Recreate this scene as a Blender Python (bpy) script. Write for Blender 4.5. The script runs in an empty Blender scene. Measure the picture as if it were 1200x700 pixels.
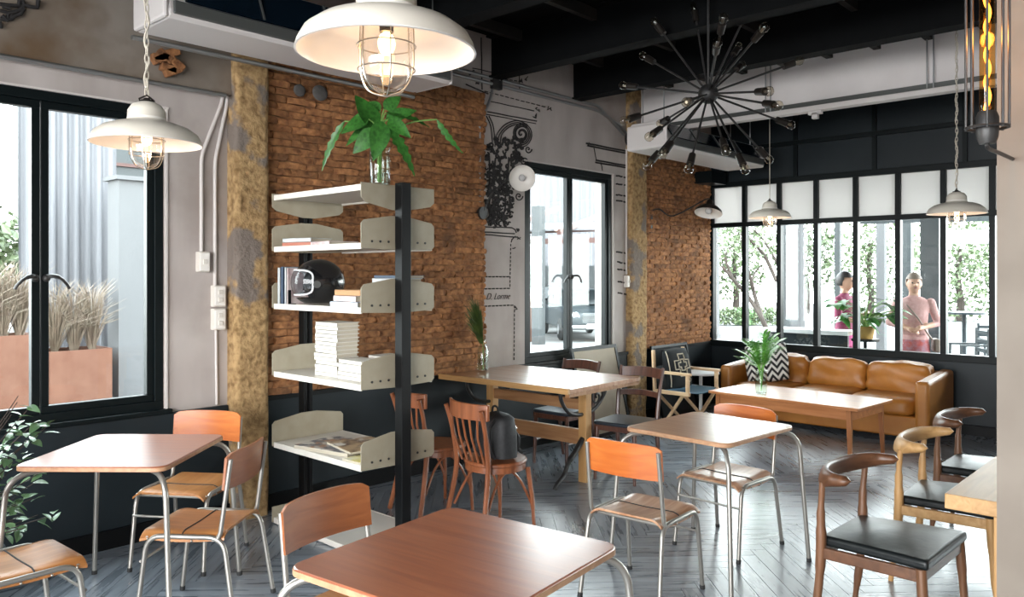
import bpy, bmesh, math, random
from mathutils import Vector, Matrix, noise
random.seed(7)
PI = math.pi
SC = bpy.context.scene
COL = SC.collection
# ------------------------------------------------------------------ camera
# room axes: +x along the left wall away from the camera, +y towards the left wall, z up
F, HX, HY, CH = 925.0, 600.0, 322.0, 1.62
YAW = math.atan2(.6808, .7324)
CA, SA = math.cos(YAW), math.sin(YAW)
cam = bpy.data.objects.new('camera', bpy.data.cameras.new('camera'))
COL.objects.link(cam)
cam.location = (0, 0, CH)
cam.rotation_euler = (PI/2, 0, YAW - PI/2)
cam.data.sensor_width = 36
cam.data.lens = F/1200*36
cam.data.shift_y = -(350-HY)/1200
cam.data.clip_start = .05
SC.camera = cam
# ------------------------------------------------------------------ world, lights, exposure
SC.view_settings.view_transform = 'Standard'
SC.view_settings.look = 'None'
SC.view_settings.gamma = 1
SC.view_settings.use_curve_mapping = False
SC.view_settings.exposure = 0.66
W = bpy.data.worlds.new('overcast_sky'); SC.world = W; W.use_nodes = True
nt = W.node_tree; nt.nodes.clear()
wo = nt.nodes.new('ShaderNodeOutputWorld'); bg = nt.nodes.new('ShaderNodeBackground')
tc = nt.nodes.new('ShaderNodeTexCoord'); sx = nt.nodes.new('ShaderNodeSeparateXYZ')
rp = nt.nodes.new('ShaderNodeValToRGB')
rp.color_ramp.elements[0].position = .0; rp.color_ramp.elements[0].color = (1, 1, 1, 1)
rp.color_ramp.elements[1].position = .8; rp.color_ramp.elements[1].color = (.86, .93, 1, 1)
nt.links.new(tc.outputs['Generated'], sx.inputs[0]); nt.links.new(sx.outputs['Z'], rp.inputs[0])
nt.links.new(rp.outputs[0], bg.inputs[0]); nt.links.new(bg.outputs[0], wo.inputs[0])
bg.inputs[1].default_value = 12

def area(name, loc, rot, sx_, sy_, power, color=(.93, .97, 1)):
    l = bpy.data.lights.new(name, 'AREA'); l.shape = 'RECTANGLE'; l.size = sx_; l.size_y = sy_
    l.energy = power; l.color = color
    o = bpy.data.objects.new(name, l); COL.objects.link(o); o.location = loc; o.rotation_euler = rot
    return o
# the windows in view only pass the sky's own light (portals guide its sampling, they emit nothing)
for nm, loc, rot, a_, b_ in (('portal_left_window', (1.445, 5.20, 1.72), (-PI/2, 0, 0), 1.37, 1.9), ('portal_mural_window', (6.19, 5.20, 1.72), (-PI/2, 0, 0), 1.38, 1.9),
                             ('portal_shopfront', (-2.72, 1.0, 1.65), (0, -PI/2, 0), 2.62, 5.7),
                             ('portal_partition', (9.06, 1.2, 1.74), (0, PI/2, 0), 1.94, 7.4)):
    area(nm, loc, rot, a_, b_, 1).data.cycles.is_portal = True

# ------------------------------------------------------------------ pixel -> place
def ray(x, y):
    r = (x-HX)/F
    return Vector((CA+SA*r, SA-CA*r, -(y-HY)/F))
C0 = Vector((0, 0, CH))
def PZ(x, y, z): a = ray(x, y); return C0+a*((z-CH)/a.z)
def PV(x, y, v): a = ray(x, y); return C0+a*(v/a.y)
def PU(x, y, u): a = ray(x, y); return C0+a*(u/a.x)
def PD(x, y, d): return C0+ray(x, y)*d

# ------------------------------------------------------------------ materials
def _new(name):
    m = bpy.data.materials.new(name); m.use_nodes = True
    return m, m.node_tree, m.node_tree.nodes['Principled BSDF']
def mat(name, c1, c2=None, rough=.5, metal=0., scale=6., stretch=(1, 1, 1), bump=0., detail=4., lo=.35, hi=.65,
        c3=None, s3=2., t3=(.55, .7), island=0., emit=None, es=0., coat=0., spec=.5, dist=0., rough2=None):
    m, t, p = _new(name)
    N, L = t.nodes.new, t.links.new
    p.inputs['Base Color'].default_value = (*c1, 1)
    p.inputs['Roughness'].default_value = rough; p.inputs['Metallic'].default_value = metal
    p.inputs['Specular IOR Level'].default_value = spec
    p.inputs['Coat Weight'].default_value = coat; p.inputs['Coat Roughness'].default_value = .27
    if emit:
        p.inputs['Emission Color'].default_value = (*emit, 1); p.inputs['Emission Strength'].default_value = es
    if c2 or bump:
        co = N('ShaderNodeTexCoord'); mp = N('ShaderNodeMapping'); mp.inputs['Scale'].default_value = stretch
        L(co.outputs['Object'], mp.inputs[0])
        nz = N('ShaderNodeTexNoise'); nz.inputs['Scale'].default_value = scale; nz.inputs['Detail'].default_value = detail
        nz.inputs['Distortion'].default_value = dist
        src = mp.outputs[0]
        if island:
            oi = N('ShaderNodeObjectInfo'); ge = N('ShaderNodeNewGeometry')
            ad = N('ShaderNodeMath'); ad.operation = 'ADD'; fr = N('ShaderNodeMath'); fr.operation = 'FRACT'
            L(oi.outputs['Random'], ad.inputs[0]); L(ge.outputs['Random Per Island'], ad.inputs[1]); L(ad.outputs[0], fr.inputs[0])
            va = N('ShaderNodeVectorMath'); va.operation = 'ADD'
            mu = N('ShaderNodeMath'); mu.operation = 'MULTIPLY'; mu.inputs[1].default_value = 37.
            L(fr.outputs[0], mu.inputs[0]); L(mp.outputs[0], va.inputs[0]); L(mu.outputs[0], va.inputs[1]); src = va.outputs[0]
        L(src, nz.inputs['Vector'])
        fac = nz.outputs['Fac']
        if c2:
            rmp = N('ShaderNodeValToRGB'); e = rmp.color_ramp.elements
            e[0].position = lo; e[1].position = hi; e[0].color = (*c1, 1); e[1].color = (*c2, 1)
            L(fac, rmp.inputs[0]); out = rmp.outputs[0]
            if c3:
                n3 = N('ShaderNodeTexNoise'); n3.inputs['Scale'].default_value = s3; n3.inputs['Detail'].default_value = 5
                L(co.outputs['Object'], n3.inputs['Vector'])
                r3 = N('ShaderNodeMapRange'); r3.inputs['From Min'].default_value = t3[0]; r3.inputs['From Max'].default_value = t3[1]
                L(n3.outputs['Fac'], r3.inputs[0])
                mx = N('ShaderNodeMix'); mx.data_type = 'RGBA'; L(r3.outputs[0], mx.inputs['Factor']); L(out, mx.inputs[6]); mx.inputs[7].default_value = (*c3, 1)
                out = mx.outputs[2]
            if island:
                hs = N('ShaderNodeHueSaturation'); mr = N('ShaderNodeMapRange')
                mr.inputs['To Min'].default_value = 1-island; mr.inputs['To Max'].default_value = 1+island
                L(fr.outputs[0], mr.inputs[0]); L(mr.outputs[0], hs.inputs['Value']); L(out, hs.inputs['Color']); out = hs.outputs[0]
            L(out, p.inputs['Base Color'])
        if rough2 is not None:
            rr = N('ShaderNodeMapRange'); rr.inputs['To Min'].default_value = rough; rr.inputs['To Max'].default_value = rough2
            L(fac, rr.inputs[0]); L(rr.outputs[0], p.inputs['Roughness'])
        if bump:
            b = N('ShaderNodeBump'); b.inputs['Strength'].default_value = min(1, bump); b.inputs['Distance'].default_value = .02*max(1, bump)
            L(fac, b.inputs['Height']); L(b.outputs[0], p.inputs['Normal'])
    return m
def glass(name, tint=(1, 1, 1), ior=1.45, k=1.0):
    m, t, p = _new(name); t.nodes.remove(p)
    N, L = t.nodes.new, t.links.new
    o = t.nodes['Material Output']
    tr = N('ShaderNodeBsdfTransparent'); tr.inputs[0].default_value = (*tint, 1)
    gl = N('ShaderNodeBsdfGlossy'); gl.inputs['Roughness'].default_value = .02
    lw = N('ShaderNodeLayerWeight'); lw.inputs[0].default_value = .5
    pw = N('ShaderNodeMath'); pw.operation = 'POWER'; pw.inputs[1].default_value = 5 if ior < 1.6 else 3
    mu = N('ShaderNodeMath'); mu.operation = 'MULTIPLY_ADD'; mu.inputs[1].default_value = .9*k; mu.inputs[2].default_value = .035*k; mu.use_clamp = True
    mx = N('ShaderNodeMixShader')
    L(lw.outputs['Facing'], pw.inputs[0]); L(pw.outputs[0], mu.inputs[0]); L(mu.outputs[0], mx.inputs[0]); L(tr.outputs[0], mx.inputs[1]); L(gl.outputs[0], mx.inputs[2]); L(mx.outputs[0], o.inputs[0])
    return m
def frosted(name, c):
    m, t, p = _new(name); t.nodes.remove(p); N, L = t.nodes.new, t.links.new
    a = N('ShaderNodeBsdfTranslucent'); a.inputs[0].default_value = (*c, 1); b = N('ShaderNodeBsdfDiffuse'); b.inputs[0].default_value = (.6, .62, .62, 1)
    mx = N('ShaderNodeMixShader'); mx.inputs[0].default_value = .3; L(a.outputs[0], mx.inputs[1]); L(b.outputs[0], mx.inputs[2]); L(mx.outputs[0], t.nodes['Material Output'].inputs[0])
    return m
def wood(name, c1, c2, axis=0, rough=.4, rough2=None, sc=3., coat=0., bump=.05, **k):
    st = [9, 9, 9]; st[axis] = .7
    return mat(name, c1, c2, rough=rough, rough2=rough2, scale=sc, stretch=st, bump=bump, detail=6, coat=coat, dist=.6, **k)
def leafmat(name, c1, c2):
    m = mat(name, c1, c2, rough=.42, scale=9)
    p = m.node_tree.nodes['Principled BSDF']
    p.inputs['Subsurface Weight'].default_value = 0
    return m
def zigzag(name, c1, c2, freq=5.5, amp=.14, kz=2.):
    m, t, p = _new(name); N, L = t.nodes.new, t.links.new
    co = N('ShaderNodeTexCoord'); s = N('ShaderNodeSeparateXYZ'); L(co.outputs['Object'], s.inputs[0])
    def mm(op, a, b=None):
        n = N('ShaderNodeMath'); n.operation = op
        for i, q in enumerate((a, b)):
            if q is None: continue
            if isinstance(q, (int, float)): n.inputs[i].default_value = q
            else: L(q, n.inputs[i])
        return n.outputs[0]
    tri = mm('PINGPONG', mm('ADD', s.outputs['X'], 5.), amp)
    v = mm('ADD', s.outputs['Z'], mm('MULTIPLY', tri, kz))
    st = mm('GREATER_THAN', mm('FRACT', mm('MULTIPLY', mm('ADD', v, 5.), freq)), .5)
    mx = N('ShaderNodeMix'); mx.data_type = 'RGBA'; L(st, mx.inputs['Factor']); mx.inputs[6].default_value = (*c1, 1); mx.inputs[7].default_value = (*c2, 1)
    L(mx.outputs[2], p.inputs['Base Color']); p.inputs['Roughness'].default_value = .85
    return m

MT = dict(
    concrete=mat('concrete_plaster', (.385, .34, .315), (.48, .435, .41), rough=.8, scale=2.2, stretch=(1.5, 1, .5), bump=.12, c3=(.28, .235, .205), s3=1.3, t3=(.52, .75)),
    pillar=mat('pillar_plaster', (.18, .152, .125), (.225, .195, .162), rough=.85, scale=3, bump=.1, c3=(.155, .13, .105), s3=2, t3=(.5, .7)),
    plaster=mat('white_plaster', (.74, .70, .685), (.80, .76, .745), rough=.8, scale=3, bump=.05),
    beam_concrete=mat('raw_beam_concrete', (.17, .14, .11), (.27, .235, .2), rough=.9, scale=2.5, bump=.25, c3=(.12, .075, .04), s3=1.6, t3=(.5, .68)),
    stone=mat('rough_tan_column', (.20, .115, .045), (.44, .29, .135), rough=.95, scale=24, bump=1., detail=8, lo=.3, hi=.6, c3=(.19, .155, .13), s3=3.2, t3=(.54, .60)),
    stone_side=mat('column_render', (.50, .36, .22), (.40, .28, .16), rough=.9, scale=12, bump=.4),
    brick=mat('old_brick', (.125, .045, .016), (.43, .195, .075), rough=.92, scale=19, bump=1., island=.24, c3=(.13, .06, .028), s3=3.0, t3=(.54, .74), lo=.28, hi=.68, detail=7),
    plug=mat('dark_cement', (.07, .065, .06), (.10, .095, .09), rough=.9, scale=20, bump=.3),
    mortar=mat('brick_mortar', (.18, .08, .035), (.32, .17, .08), rough=.95, scale=20, bump=.6),
    dado=mat('dado_paint', (.010, .0155, .019), (.0145, .021, .025), rough=.42, scale=2, bump=.02, spec=.3),
    black=mat('black_paint', (.003, .0035, .004), rough=.45, spec=.2),
    frame=mat('window_frame_paint', (.003, .006, .0068), rough=.4, spec=.2),
    deck=mat('ceiling_deck', (.003, .0035, .004), (.005, .005, .005), rough=.9, scale=3, spec=.1),
    steel=mat('ceiling_steel', (.0025, .003, .0035), (.004, .0045, .005), rough=.75, scale=5, spec=.12),
    rust=mat('purlin_steel', (.022, .017, .014), (.010, .009, .008), rough=.75, scale=6),
    conduit=mat('conduit_steel', (.34, .35, .35), rough=.38, metal=.85),
    paintpipe=mat('painted_conduit', (.60, .56, .53), rough=.5),
    plank=mat('grey_oak_plank', (.125, .145, .168), (.235, .262, .298), rough=.20, rough2=.38, spec=.9, coat=.3, scale=2.2, stretch=(1.2, 12, 1), bump=.012, island=.24, detail=4),
    floorbase=mat('floor_joint', (.05, .055, .06), rough=.8),
    tube=mat('greige_tube', (.33, .315, .285), rough=.33, metal=.65),
    rubber=mat('rubber_foot', (.02, .02, .02), rough=.7),
    top_red=wood('red_plywood_top', (.25, .066, .026), (.34, .105, .042), 1, .30, .42, coat=1.),
    top_mid=wood('pale_plywood_top', (.36, .17, .085), (.48, .27, .15), 1, .28, .40, coat=1.),
    ply=wood('orange_plywood', (.42, .095, .012), (.52, .145, .024), 1, .32, .4, coat=.25),
    ply_dark=wood('brown_plywood', (.20, .058, .016), (.28, .090, .027), 1, .35, .45, coat=.2),
    ply_seat=wood('worn_plywood_seat', (.36, .17, .085), (.55, .33, .20), 0, .28, .4, coat=.2),
    ply_tan=wood('tan_plywood_seat', (.34, .135, .038), (.46, .205, .068), 0, .28, .4, coat=.2),
    edge=mat('plywood_edge', (.46, .27, .15), (.36, .19, .10), rough=.5, scale=30),
    oak=wood('oak', (.42, .23, .085), (.55, .33, .14), 1, .4, .5),
    oak_x=wood('oak_long', (.42, .23, .085), (.55, .33, .14), 0, .4, .5),
    oakz=wood('oak_upright', (.42, .23, .085), (.52, .30, .12), 2, .4, .5),
    walnut=wood('walnut', (.115, .052, .024), (.19, .088, .042), 2, .38, .45),
    walnut_x=wood('walnut_rail', (.080, .033, .015), (.135, .058, .027), 1, .34, .45),
    mahog=wood('bentwood_mahogany', (.16, .048, .018), (.26, .085, .032), 2, .28, .36, coat=.3),
    darkwood=wood('dark_chair_wood', (.060, .024, .016), (.11, .045, .028), 2, .3, .4, coat=.2),
    teak=wood('teak', (.36, .135, .045), (.48, .20, .075), 1, .28, .36, coat=.25),
    teak_z=wood('teak_leg', (.27, .10, .035), (.38, .15, .055), 2, .3, .4),
    rail_wood=wood('trestle_wood', (.27, .125, .05), (.38, .20, .09), 1, .45, .55),
    pale_wood=wood('pale_beech', (.55, .36, .20), (.64, .45, .27), 0, .45, .5),
    iron=mat('cast_iron', (.012, .012, .013), (.03, .028, .026), rough=.45, scale=20, bump=.1),
    leather=mat('tan_leather', (.33, .120, .018), (.44, .175, .030), rough=.34, rough2=.5, scale=5, bump=.12, detail=6),
    leather_dk=mat('tan_leather_frame', (.30, .112, .018), (.37, .15, .028), rough=.4, scale=4, bump=.06),
    blackleather=mat('black_leather', (.005, .007, .0075), (.009, .0115, .012), rough=.32, rough2=.42, spec=.4, scale=18, bump=.06),
    bluepad=mat('dark_blue_pad', (.02, .028, .038), rough=.28),
    bluecanvas=mat('blue_canvas', (.03, .10, .16), rough=.8),
    greycanvas=mat('pale_canvas', (.52, .50, .49), rough=.85),
    chevron=zigzag('chevron_cloth', (.66, .64, .60), (.016, .015, .016), freq=13., amp=.055, kz=1.25),
    shelfgrey=mat('greige_steel', (.31, .27, .19), (.36, .32, .235), rough=.5, scale=8),
    shelfwhite=mat('white_shelf_steel', (.66, .62, .56), rough=.4),
    cream=mat('cream_enamel', (.66, .62, .54), rough=.3),
    enamel=mat('white_enamel', (.80, .77, .72), rough=.28),
    acwhite=mat('ac_casing', (.66, .62, .60), rough=.5),
    acgrey=mat('ac_rail', (.10, .105, .10), rough=.4, metal=.3),
    acdark=mat('ac_grille', (.004, .010, .018), rough=.15),
    paper=mat('paper_block', (.50, .45, .36), (.42, .37, .28), rough=.8, scale=1.5, stretch=(1, 1, 60)),
    bookwhite=mat('white_cover', (.62, .59, .53), rough=.55),
    bookblue=mat('blue_cover', (.035, .06, .10), rough=.5),
    bookgrey=mat('grey_cover', (.42, .44, .44), (.5, .52, .52), rough=.5, scale=10),
    bookbrown=mat('kraft_cover', (.42, .22, .09), rough=.6),
    bookred=mat('red_cover', (.40, .13, .08), rough=.55),
    bookpink=mat('pink_print_cover', (.62, .54, .52), (.40, .28, .28), rough=.5, scale=18),
    bookice=mat('ice_blue_cover', (.56, .64, .72), (.36, .42, .50), rough=.4, scale=14),
    magA=mat('magazine_print', (.06, .07, .10), (.55, .5, .45), rough=.35, scale=13, lo=.45, hi=.58, c3=(.33, .17, .09), s3=9, t3=(.52, .6)),
    magB=mat('magazine_photo', (.42, .30, .18), (.10, .07, .06), rough=.35, scale=11, lo=.42, hi=.6, c3=(.62, .58, .52), s3=8, t3=(.55, .6)),
    magC=mat('yellow_magazine', (.72, .62, .18), (.74, .70, .55), rough=.4, scale=8),
    helmet=mat('gloss_black', (.006, .006, .007), rough=.08, coat=.6),
    visor_trim=mat('clear_plastic_rim', (.72, .74, .76), rough=.25),
    cloth_black=mat('black_nylon', (.012, .013, .014), (.02, .02, .022), rough=.65, scale=40, bump=.1),
    cushion=mat('black_cushion_cloth', (.010, .013, .015), rough=.9),
    cordwhite=mat('cream_cord', (.55, .50, .42), rough=.8),
    ink=mat('mural_ink', (.018, .016, .016), rough=.85),
    canvas=mat('beige_canvas', (.50, .44, .34), (.56, .50, .40), rough=.85, scale=5),
    switch=mat('switch_plastic', (.66, .62, .56), rough=.45),
    leaf1=leafmat('philodendron_leaf', (.018, .085, .012), (.05, .19, .03)),
    leaf2=leafmat('fern_leaf', (.11, .36, .04), (.24, .56, .10)),
    leaf3=leafmat('shrub_leaf', (.06, .13, .055), (.15, .25, .12)),
    leaf4=leafmat('grass_tuft', (.022, .05, .012), (.08, .13, .025)),
    leafpale=leafmat('courtyard_leaf', (.05, .078, .030), (.11, .14, .07)),
    leafpink=leafmat('dry_grass', (.125, .088, .064), (.16, .128, .092)),
    bark=mat('bark', (.042, .031, .026), (.03, .022, .017), rough=.9, scale=8, bump=.3),
    stem=mat('green_stem', (.16, .30, .07), rough=.5),
    glass=glass('window_glass', (.93, .97, .96)),
    vase=glass('vase_glass', (.93, .96, .94), 1.5, 1.3),
    water=glass('vase_water', (.90, .95, .92), 1.2, .6),
    globe=glass('lamp_glass', (.97, .95, .93), 1.7, 1.5),
    clear=glass('clear_visor', (.75, .78, .8), 1.5, 1.2),
    frost=frosted('frosted_pane', (.62, .62, .60)),
    bulb=mat('warm_filament_bulb', (1, .8, .5), emit=(1, .60, .25), es=9.),
    bulb_off=glass('unlit_bulb_glass', (.9, .86, .78), 1.5, 1.6),
    edison=mat('edison_filament', (1, .5, .1), emit=(1, .42, .07), es=5.),
    amber=glass('amber_tube_glass', (1., .70, .35), 1.45, 1.),
    socket=mat('lamp_socket', (.035, .030, .026), rough=.35, metal=.6),
    brass=mat('dull_chrome_socket', (.40, .37, .32), rough=.3, metal=.9),
    # outdoors
    paving=mat('pale_paving', (.10, .10, .098), (.125, .125, .122), rough=.9, scale=1.5),
    corru=mat('corrugated_steel', (.080, .080, .088), (.115, .115, .125), rough=.6, scale=1, stretch=(6, 6, .3), metal=.2),
    whitewall=mat('white_outer_wall', (.085, .085, .088), rough=.9),
    corten=mat('corten_steel', (.085, .030, .0145), (.105, .044, .025), rough=.85, scale=5, bump=.1),
    redpaint=mat('red_oxide_steel', (.045, .013, .009), rough=.6),
    bluegrey=mat('bluegrey_post', (.010, .0145, .0165), rough=.5),
    carblack=mat('dark_car_paint', (.005, .006, .007), rough=.3, spec=.3),
    cargrey=mat('slate_car_paint', (.010, .015, .018), rough=.3, spec=.3),
    carglass=mat('car_window', (.008, .010, .011), rough=.15, spec=.3),
    chrome=mat('chrome', (.7, .7, .7), rough=.15, metal=1),
    lens=mat('headlight_lens', (.5, .5, .5), rough=.2),
    plate=mat('number_plate', (.78, .78, .78), rough=.5),
    skin=mat('skin', (.48, .27, .185), rough=.55), hair=mat('dark_hair', (.012, .010, .010), rough=.5),
    hairg=mat('brown_grey_hair', (.20, .15, .12), rough=.6),
    maroon=mat('maroon_cloth', (.15, .012, .05), rough=.8), magenta=mat('magenta_cloth', (.36, .04, .16), rough=.8),
    pink=mat('pink_blouse', (.42, .225, .215), (.50, .29, .275), rough=.8, scale=30),
    redskirt=mat('red_print_cloth', (.36, .06, .05), (.30, .16, .20), rough=.85, scale=16),
    yellowpot=mat('ochre_pot', (.36, .21, .05), rough=.6),
    white=mat('white_paint', (.6, .6, .6), rough=.6), red=mat('red_plastic', (.06, .004, .002), rough=.4),
)

# ------------------------------------------------------------------ mesh helpers
class M:
    def __init__(s): s.v = []; s.f = []
    def add(s, vs, fs):
        o = len(s.v); s.v += [Vector(q) for q in vs]; s.f += [[i+o for i in f] for f in fs]; return s
    def box(s, c, sz, R=None):
        c = Vector(c); h = [q/2 for q in sz]
        vs = [Vector((x*h[0], y*h[1], z*h[2])) for x in (-1, 1) for y in (-1, 1) for z in (-1, 1)]
        if R is not None: vs = [R @ q for q in vs]
        return s.add([c+q for q in vs], [(0, 1, 3, 2), (4, 6, 7, 5), (0, 4, 5, 1), (2, 3, 7, 6), (0, 2, 6, 4), (1, 5, 7, 3)])
    def bar(s, p, q, w, h, up=(0, 0, 1)):
        p, q = Vector(p), Vector(q); d = q-p; L = d.length; x = d/L
        up = Vector(up)
        if abs(x.dot(up)) > .99: up = Vector((0, 1, 0))
        y = up.cross(x).normalized(); z = x.cross(y)
        return s.box((p+q)/2, (L, w, h), Matrix((x, y, z)).transposed())
    def tube(s, pts, r, n=8, closed=False, cap=True, flat=None):
        P = [Vector(q) for q in pts]; k = len(P)
        rs = r if isinstance(r, (list, tuple)) else [r]*k
        T = []
        for i in range(k):
            a = P[(i-1) % k] if closed or i > 0 else P[i]; b = P[(i+1) % k] if closed or i < k-1 else P[i]
            t = (b-a); T.append(t.normalized() if t.length > 1e-9 else Vector((0, 0, 1)))
        u = T[0].orthogonal().normalized() if flat is None else Vector(flat)
        vs, fs = [], []
        for i in range(k):
            u = (u-T[i]*u.dot(T[i]))
            u = u.normalized() if u.length > 1e-6 else T[i].orthogonal().normalized()
            w = T[i].cross(u)
            for j in range(n):
                a = 2*PI*j/n; vs.append(P[i]+(u*math.cos(a)+w*math.sin(a))*rs[i])
        m = k if closed else k-1
        for i in range(m):
            for j in range(n):
                a, b = i*n+j, i*n+(j+1) % n; c, d = ((i+1) % k)*n+(j+1) % n, ((i+1) % k)*n+j
                fs.append((a, b, c, d))
        if cap and not closed:
            fs.append(tuple(range(n-1, -1, -1))); fs.append(tuple((k-1)*n+j for j in range(n)))
        return s.add(vs, fs)
    def cyl(s, p, q, r, r2=None, n=12): return s.tube([p, q], [r, r if r2 is None else r2], n)
    def lathe(s, prof, n=24, c=(0, 0, 0), closed=False, R=None):
        c = Vector(c); vs, fs = [], []; k = len(prof)
        for r, z in prof:
            for j in range(n):
                a = 2*PI*j/n; q = Vector((r*math.cos(a), r*math.sin(a), z)); vs.append(c+(R @ q if R is not None else q))
        for i in range(k if closed else k-1):
            for j in range(n):
                i2 = (i+1) % k
                fs.append((i*n+j, i*n+(j+1) % n, i2*n+(j+1) % n, i2*n+j))
        return s.add(vs, fs)
    def ball(s, c, r, n=14, m=9, sc=(1, 1, 1), R=None):
        c = Vector(c); vs, fs = [], []
        for i in range(m+1):
            b = PI*i/m
            for j in range(n):
                a = 2*PI*j/n; q = Vector((r*math.sin(b)*math.cos(a)*sc[0], r*math.sin(b)*math.sin(a)*sc[1], r*math.cos(b)*sc[2]))
                vs.append(c+(R @ q if R is not None else q))
        for i in range(m):
            for j in range(n): fs.append((i*n+j, (i+1)*n+j, (i+1)*n+(j+1) % n, i*n+(j+1) % n))
        return s.add(vs, fs)
    def prism(s, poly, z0, z1, fn=None):
        k = len(poly); vs = [Vector((x, y, z0)) for x, y in poly]+[Vector((x, y, z1)) for x, y in poly]
        if fn: vs = [Vector(fn(q)) for q in vs]
        return s.add(vs, [tuple(range(k-1, -1, -1)), tuple(range(k, 2*k))]+[(i, (i+1) % k, k+(i+1) % k, k+i) for i in range(k)])
    def grid(s, fn, a, b, thick=0):
        vs = [Vector(fn(i/a, j/b)) for i in range(a+1) for j in range(b+1)]
        fs = [(i*(b+1)+j, (i+1)*(b+1)+j, (i+1)*(b+1)+j+1, i*(b+1)+j+1) for i in range(a) for j in range(b)]
        return s.add(vs, fs)
    def slab(s, fn, a, b, t):
        # closed slab: fn(i,j)->point, t offset vector (or function)
        k = (a+1)*(b+1); tf = t if callable(t) else (lambda i, j: t)
        vs = [Vector(fn(i/a, j/b)) for i in range(a+1) for j in range(b+1)]
        v2 = [Vector(fn(i/a, j/b))+Vector(tf(i/a, j/b)) for i in range(a+1) for j in range(b+1)]
        I = lambda i, j: i*(b+1)+j
        fs = []
        for i in range(a):
            for j in range(b):
                q = (I(i, j), I(i+1, j), I(i+1, j+1), I(i, j+1)); fs.append(q); fs.append(tuple(k+x for x in reversed(q)))
        for i in range(a):
            fs.append((I(i+1, 0), I(i, 0), k+I(i, 0), k+I(i+1, 0))); fs.append((I(i, b), I(i+1, b), k+I(i+1, b), k+I(i, b)))
        for j in range(b):
            fs.append((I(0, j), I(0, j+1), k+I(0, j+1), k+I(0, j))); fs.append((I(a, j+1), I(a, j), k+I(a, j), k+I(a, j+1)))
        return s.add(vs+v2, fs)
    def xf(s, R=None, t=(0, 0, 0)):
        t = Vector(t); s.v = [(R @ q if R is not None else q)+t for q in s.v]; return s
    def mesh(s, name, m=None, smooth=True, angle=40):
        me = bpy.data.meshes.new(name); me.from_pydata(s.v, [], s.f)
        bm = bmesh.new(); bm.from_mesh(me); bmesh.ops.recalc_face_normals(bm, faces=bm.faces); bm.to_mesh(me); bm.free()
        if m: me.materials.append(MT[m] if isinstance(m, str) else m)
        if smooth: me.shade_smooth(); me.set_sharp_from_angle(angle=math.radians(angle))
        return me
    def build(s, name, m, parent=None, smooth=True, angle=40, bevel=0, seg=2, sub=0, loc=None, rz=0):
        o = bpy.data.objects.new(name, s.mesh(name, m, smooth, angle)); COL.objects.link(o)
        if parent is not None: o.parent = parent
        if loc is not None: o.location = loc
        o.rotation_euler.z = rz
        if bevel:
            b = o.modifiers.new('edge', 'BEVEL'); b.width = bevel; b.segments = seg; b.limit_method = 'ANGLE'; b.angle_limit = math.radians(40)
        if sub:
            b = o.modifiers.new('soft', 'SUBSURF'); b.levels = b.render_levels = sub
        return o
def RZ(a): return Matrix.Rotation(a, 3, 'Z')
def RX(a): return Matrix.Rotation(a, 3, 'X')
def RY(a): return Matrix.Rotation(a, 3, 'Y')
def spline(pts, n=6):
    P = [Vector(p) for p in pts]; out = []
    for i in range(len(P)-1):
        p0, p1, p2, p3 = P[max(i-1, 0)], P[i], P[i+1], P[min(i+2, len(P)-1)]
        for k in range(n):
            t = k/n
            out.append(.5*((2*p1)+(p2-p0)*t+(2*p0-5*p1+4*p2-p3)*t*t+(3*p1-p0-3*p2+p3)*t**3))
    return out+[P[-1]]
def fillet(pts, r, n=5):
    P = [Vector(p) for p in pts]; out = [P[0]]
    for i in range(1, len(P)-1):
        a, b, c = P[i-1], P[i], P[i+1]
        d1, d2 = (a-b), (c-b); q = min(r, d1.length*.49, d2.length*.49)
        s, e = b+d1.normalized()*q, b+d2.normalized()*q
        for k in range(n+1):
            t = k/n; out.append((1-t)**2*s+2*t*(1-t)*b+t*t*e)
    return out+[P[-1]]
def rrect(w, h, r, n=5):
    out = []
    for cx, cy, a0 in ((w/2-r, h/2-r, 0), (-w/2+r, h/2-r, 90), (-w/2+r, -h/2+r, 180), (w/2-r, -h/2+r, 270)):
        for k in range(n+1):
            a = math.radians(a0+90*k/n); out.append((cx+r*math.cos(a), cy+r*math.sin(a)))
    return out
def thing(name, label, cat, loc=(0, 0, 0), rz=0, group=None):
    o = bpy.data.objects.new(name, None); COL.objects.link(o); o.empty_display_size = .1
    o.location = loc; o.rotation_euler.z = rz
    return tag(o, label, cat, group)
def tag(o, label, cat, group=None, kind=None):
    o['label'] = label; o['category'] = cat
    if group: o['group'] = group
    if kind: o['kind'] = kind
    return o
def struct(o): o['kind'] = 'structure'; return o
def inst(name, mesh, parent=None, loc=(0, 0, 0), rot=(0, 0, 0), sc=(1, 1, 1)):
    o = bpy.data.objects.new(name, mesh); COL.objects.link(o); o.parent = parent
    o.location = loc; o.rotation_euler = rot; o.scale = sc
    return o
def copy_tree(root, label, loc, rz=0, group=None, mats=None):
    r = root.copy(); COL.objects.link(r); r.location = loc; r.rotation_euler.z = rz; r['label'] = label
    if group: r['group'] = group
    def rec(src, dst):
        for ch in src.children:
            c = ch.copy(); COL.objects.link(c); c.parent = dst
            if mats and c.type == 'MESH' and c.name.split('.')[0] in mats:
                c.data = c.data.copy(); c.data.materials[0] = MT[mats[c.name.split('.')[0]]]
            rec(ch, c)
    rec(root, r)
    return r
ORD = ['lowest', 'second', 'third', 'fourth', 'fifth', 'sixth', 'seventh', 'eighth', 'ninth', 'tenth', 'eleventh', 'twelfth', 'thirteenth', 'fourteenth', 'fifteenth']

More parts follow.
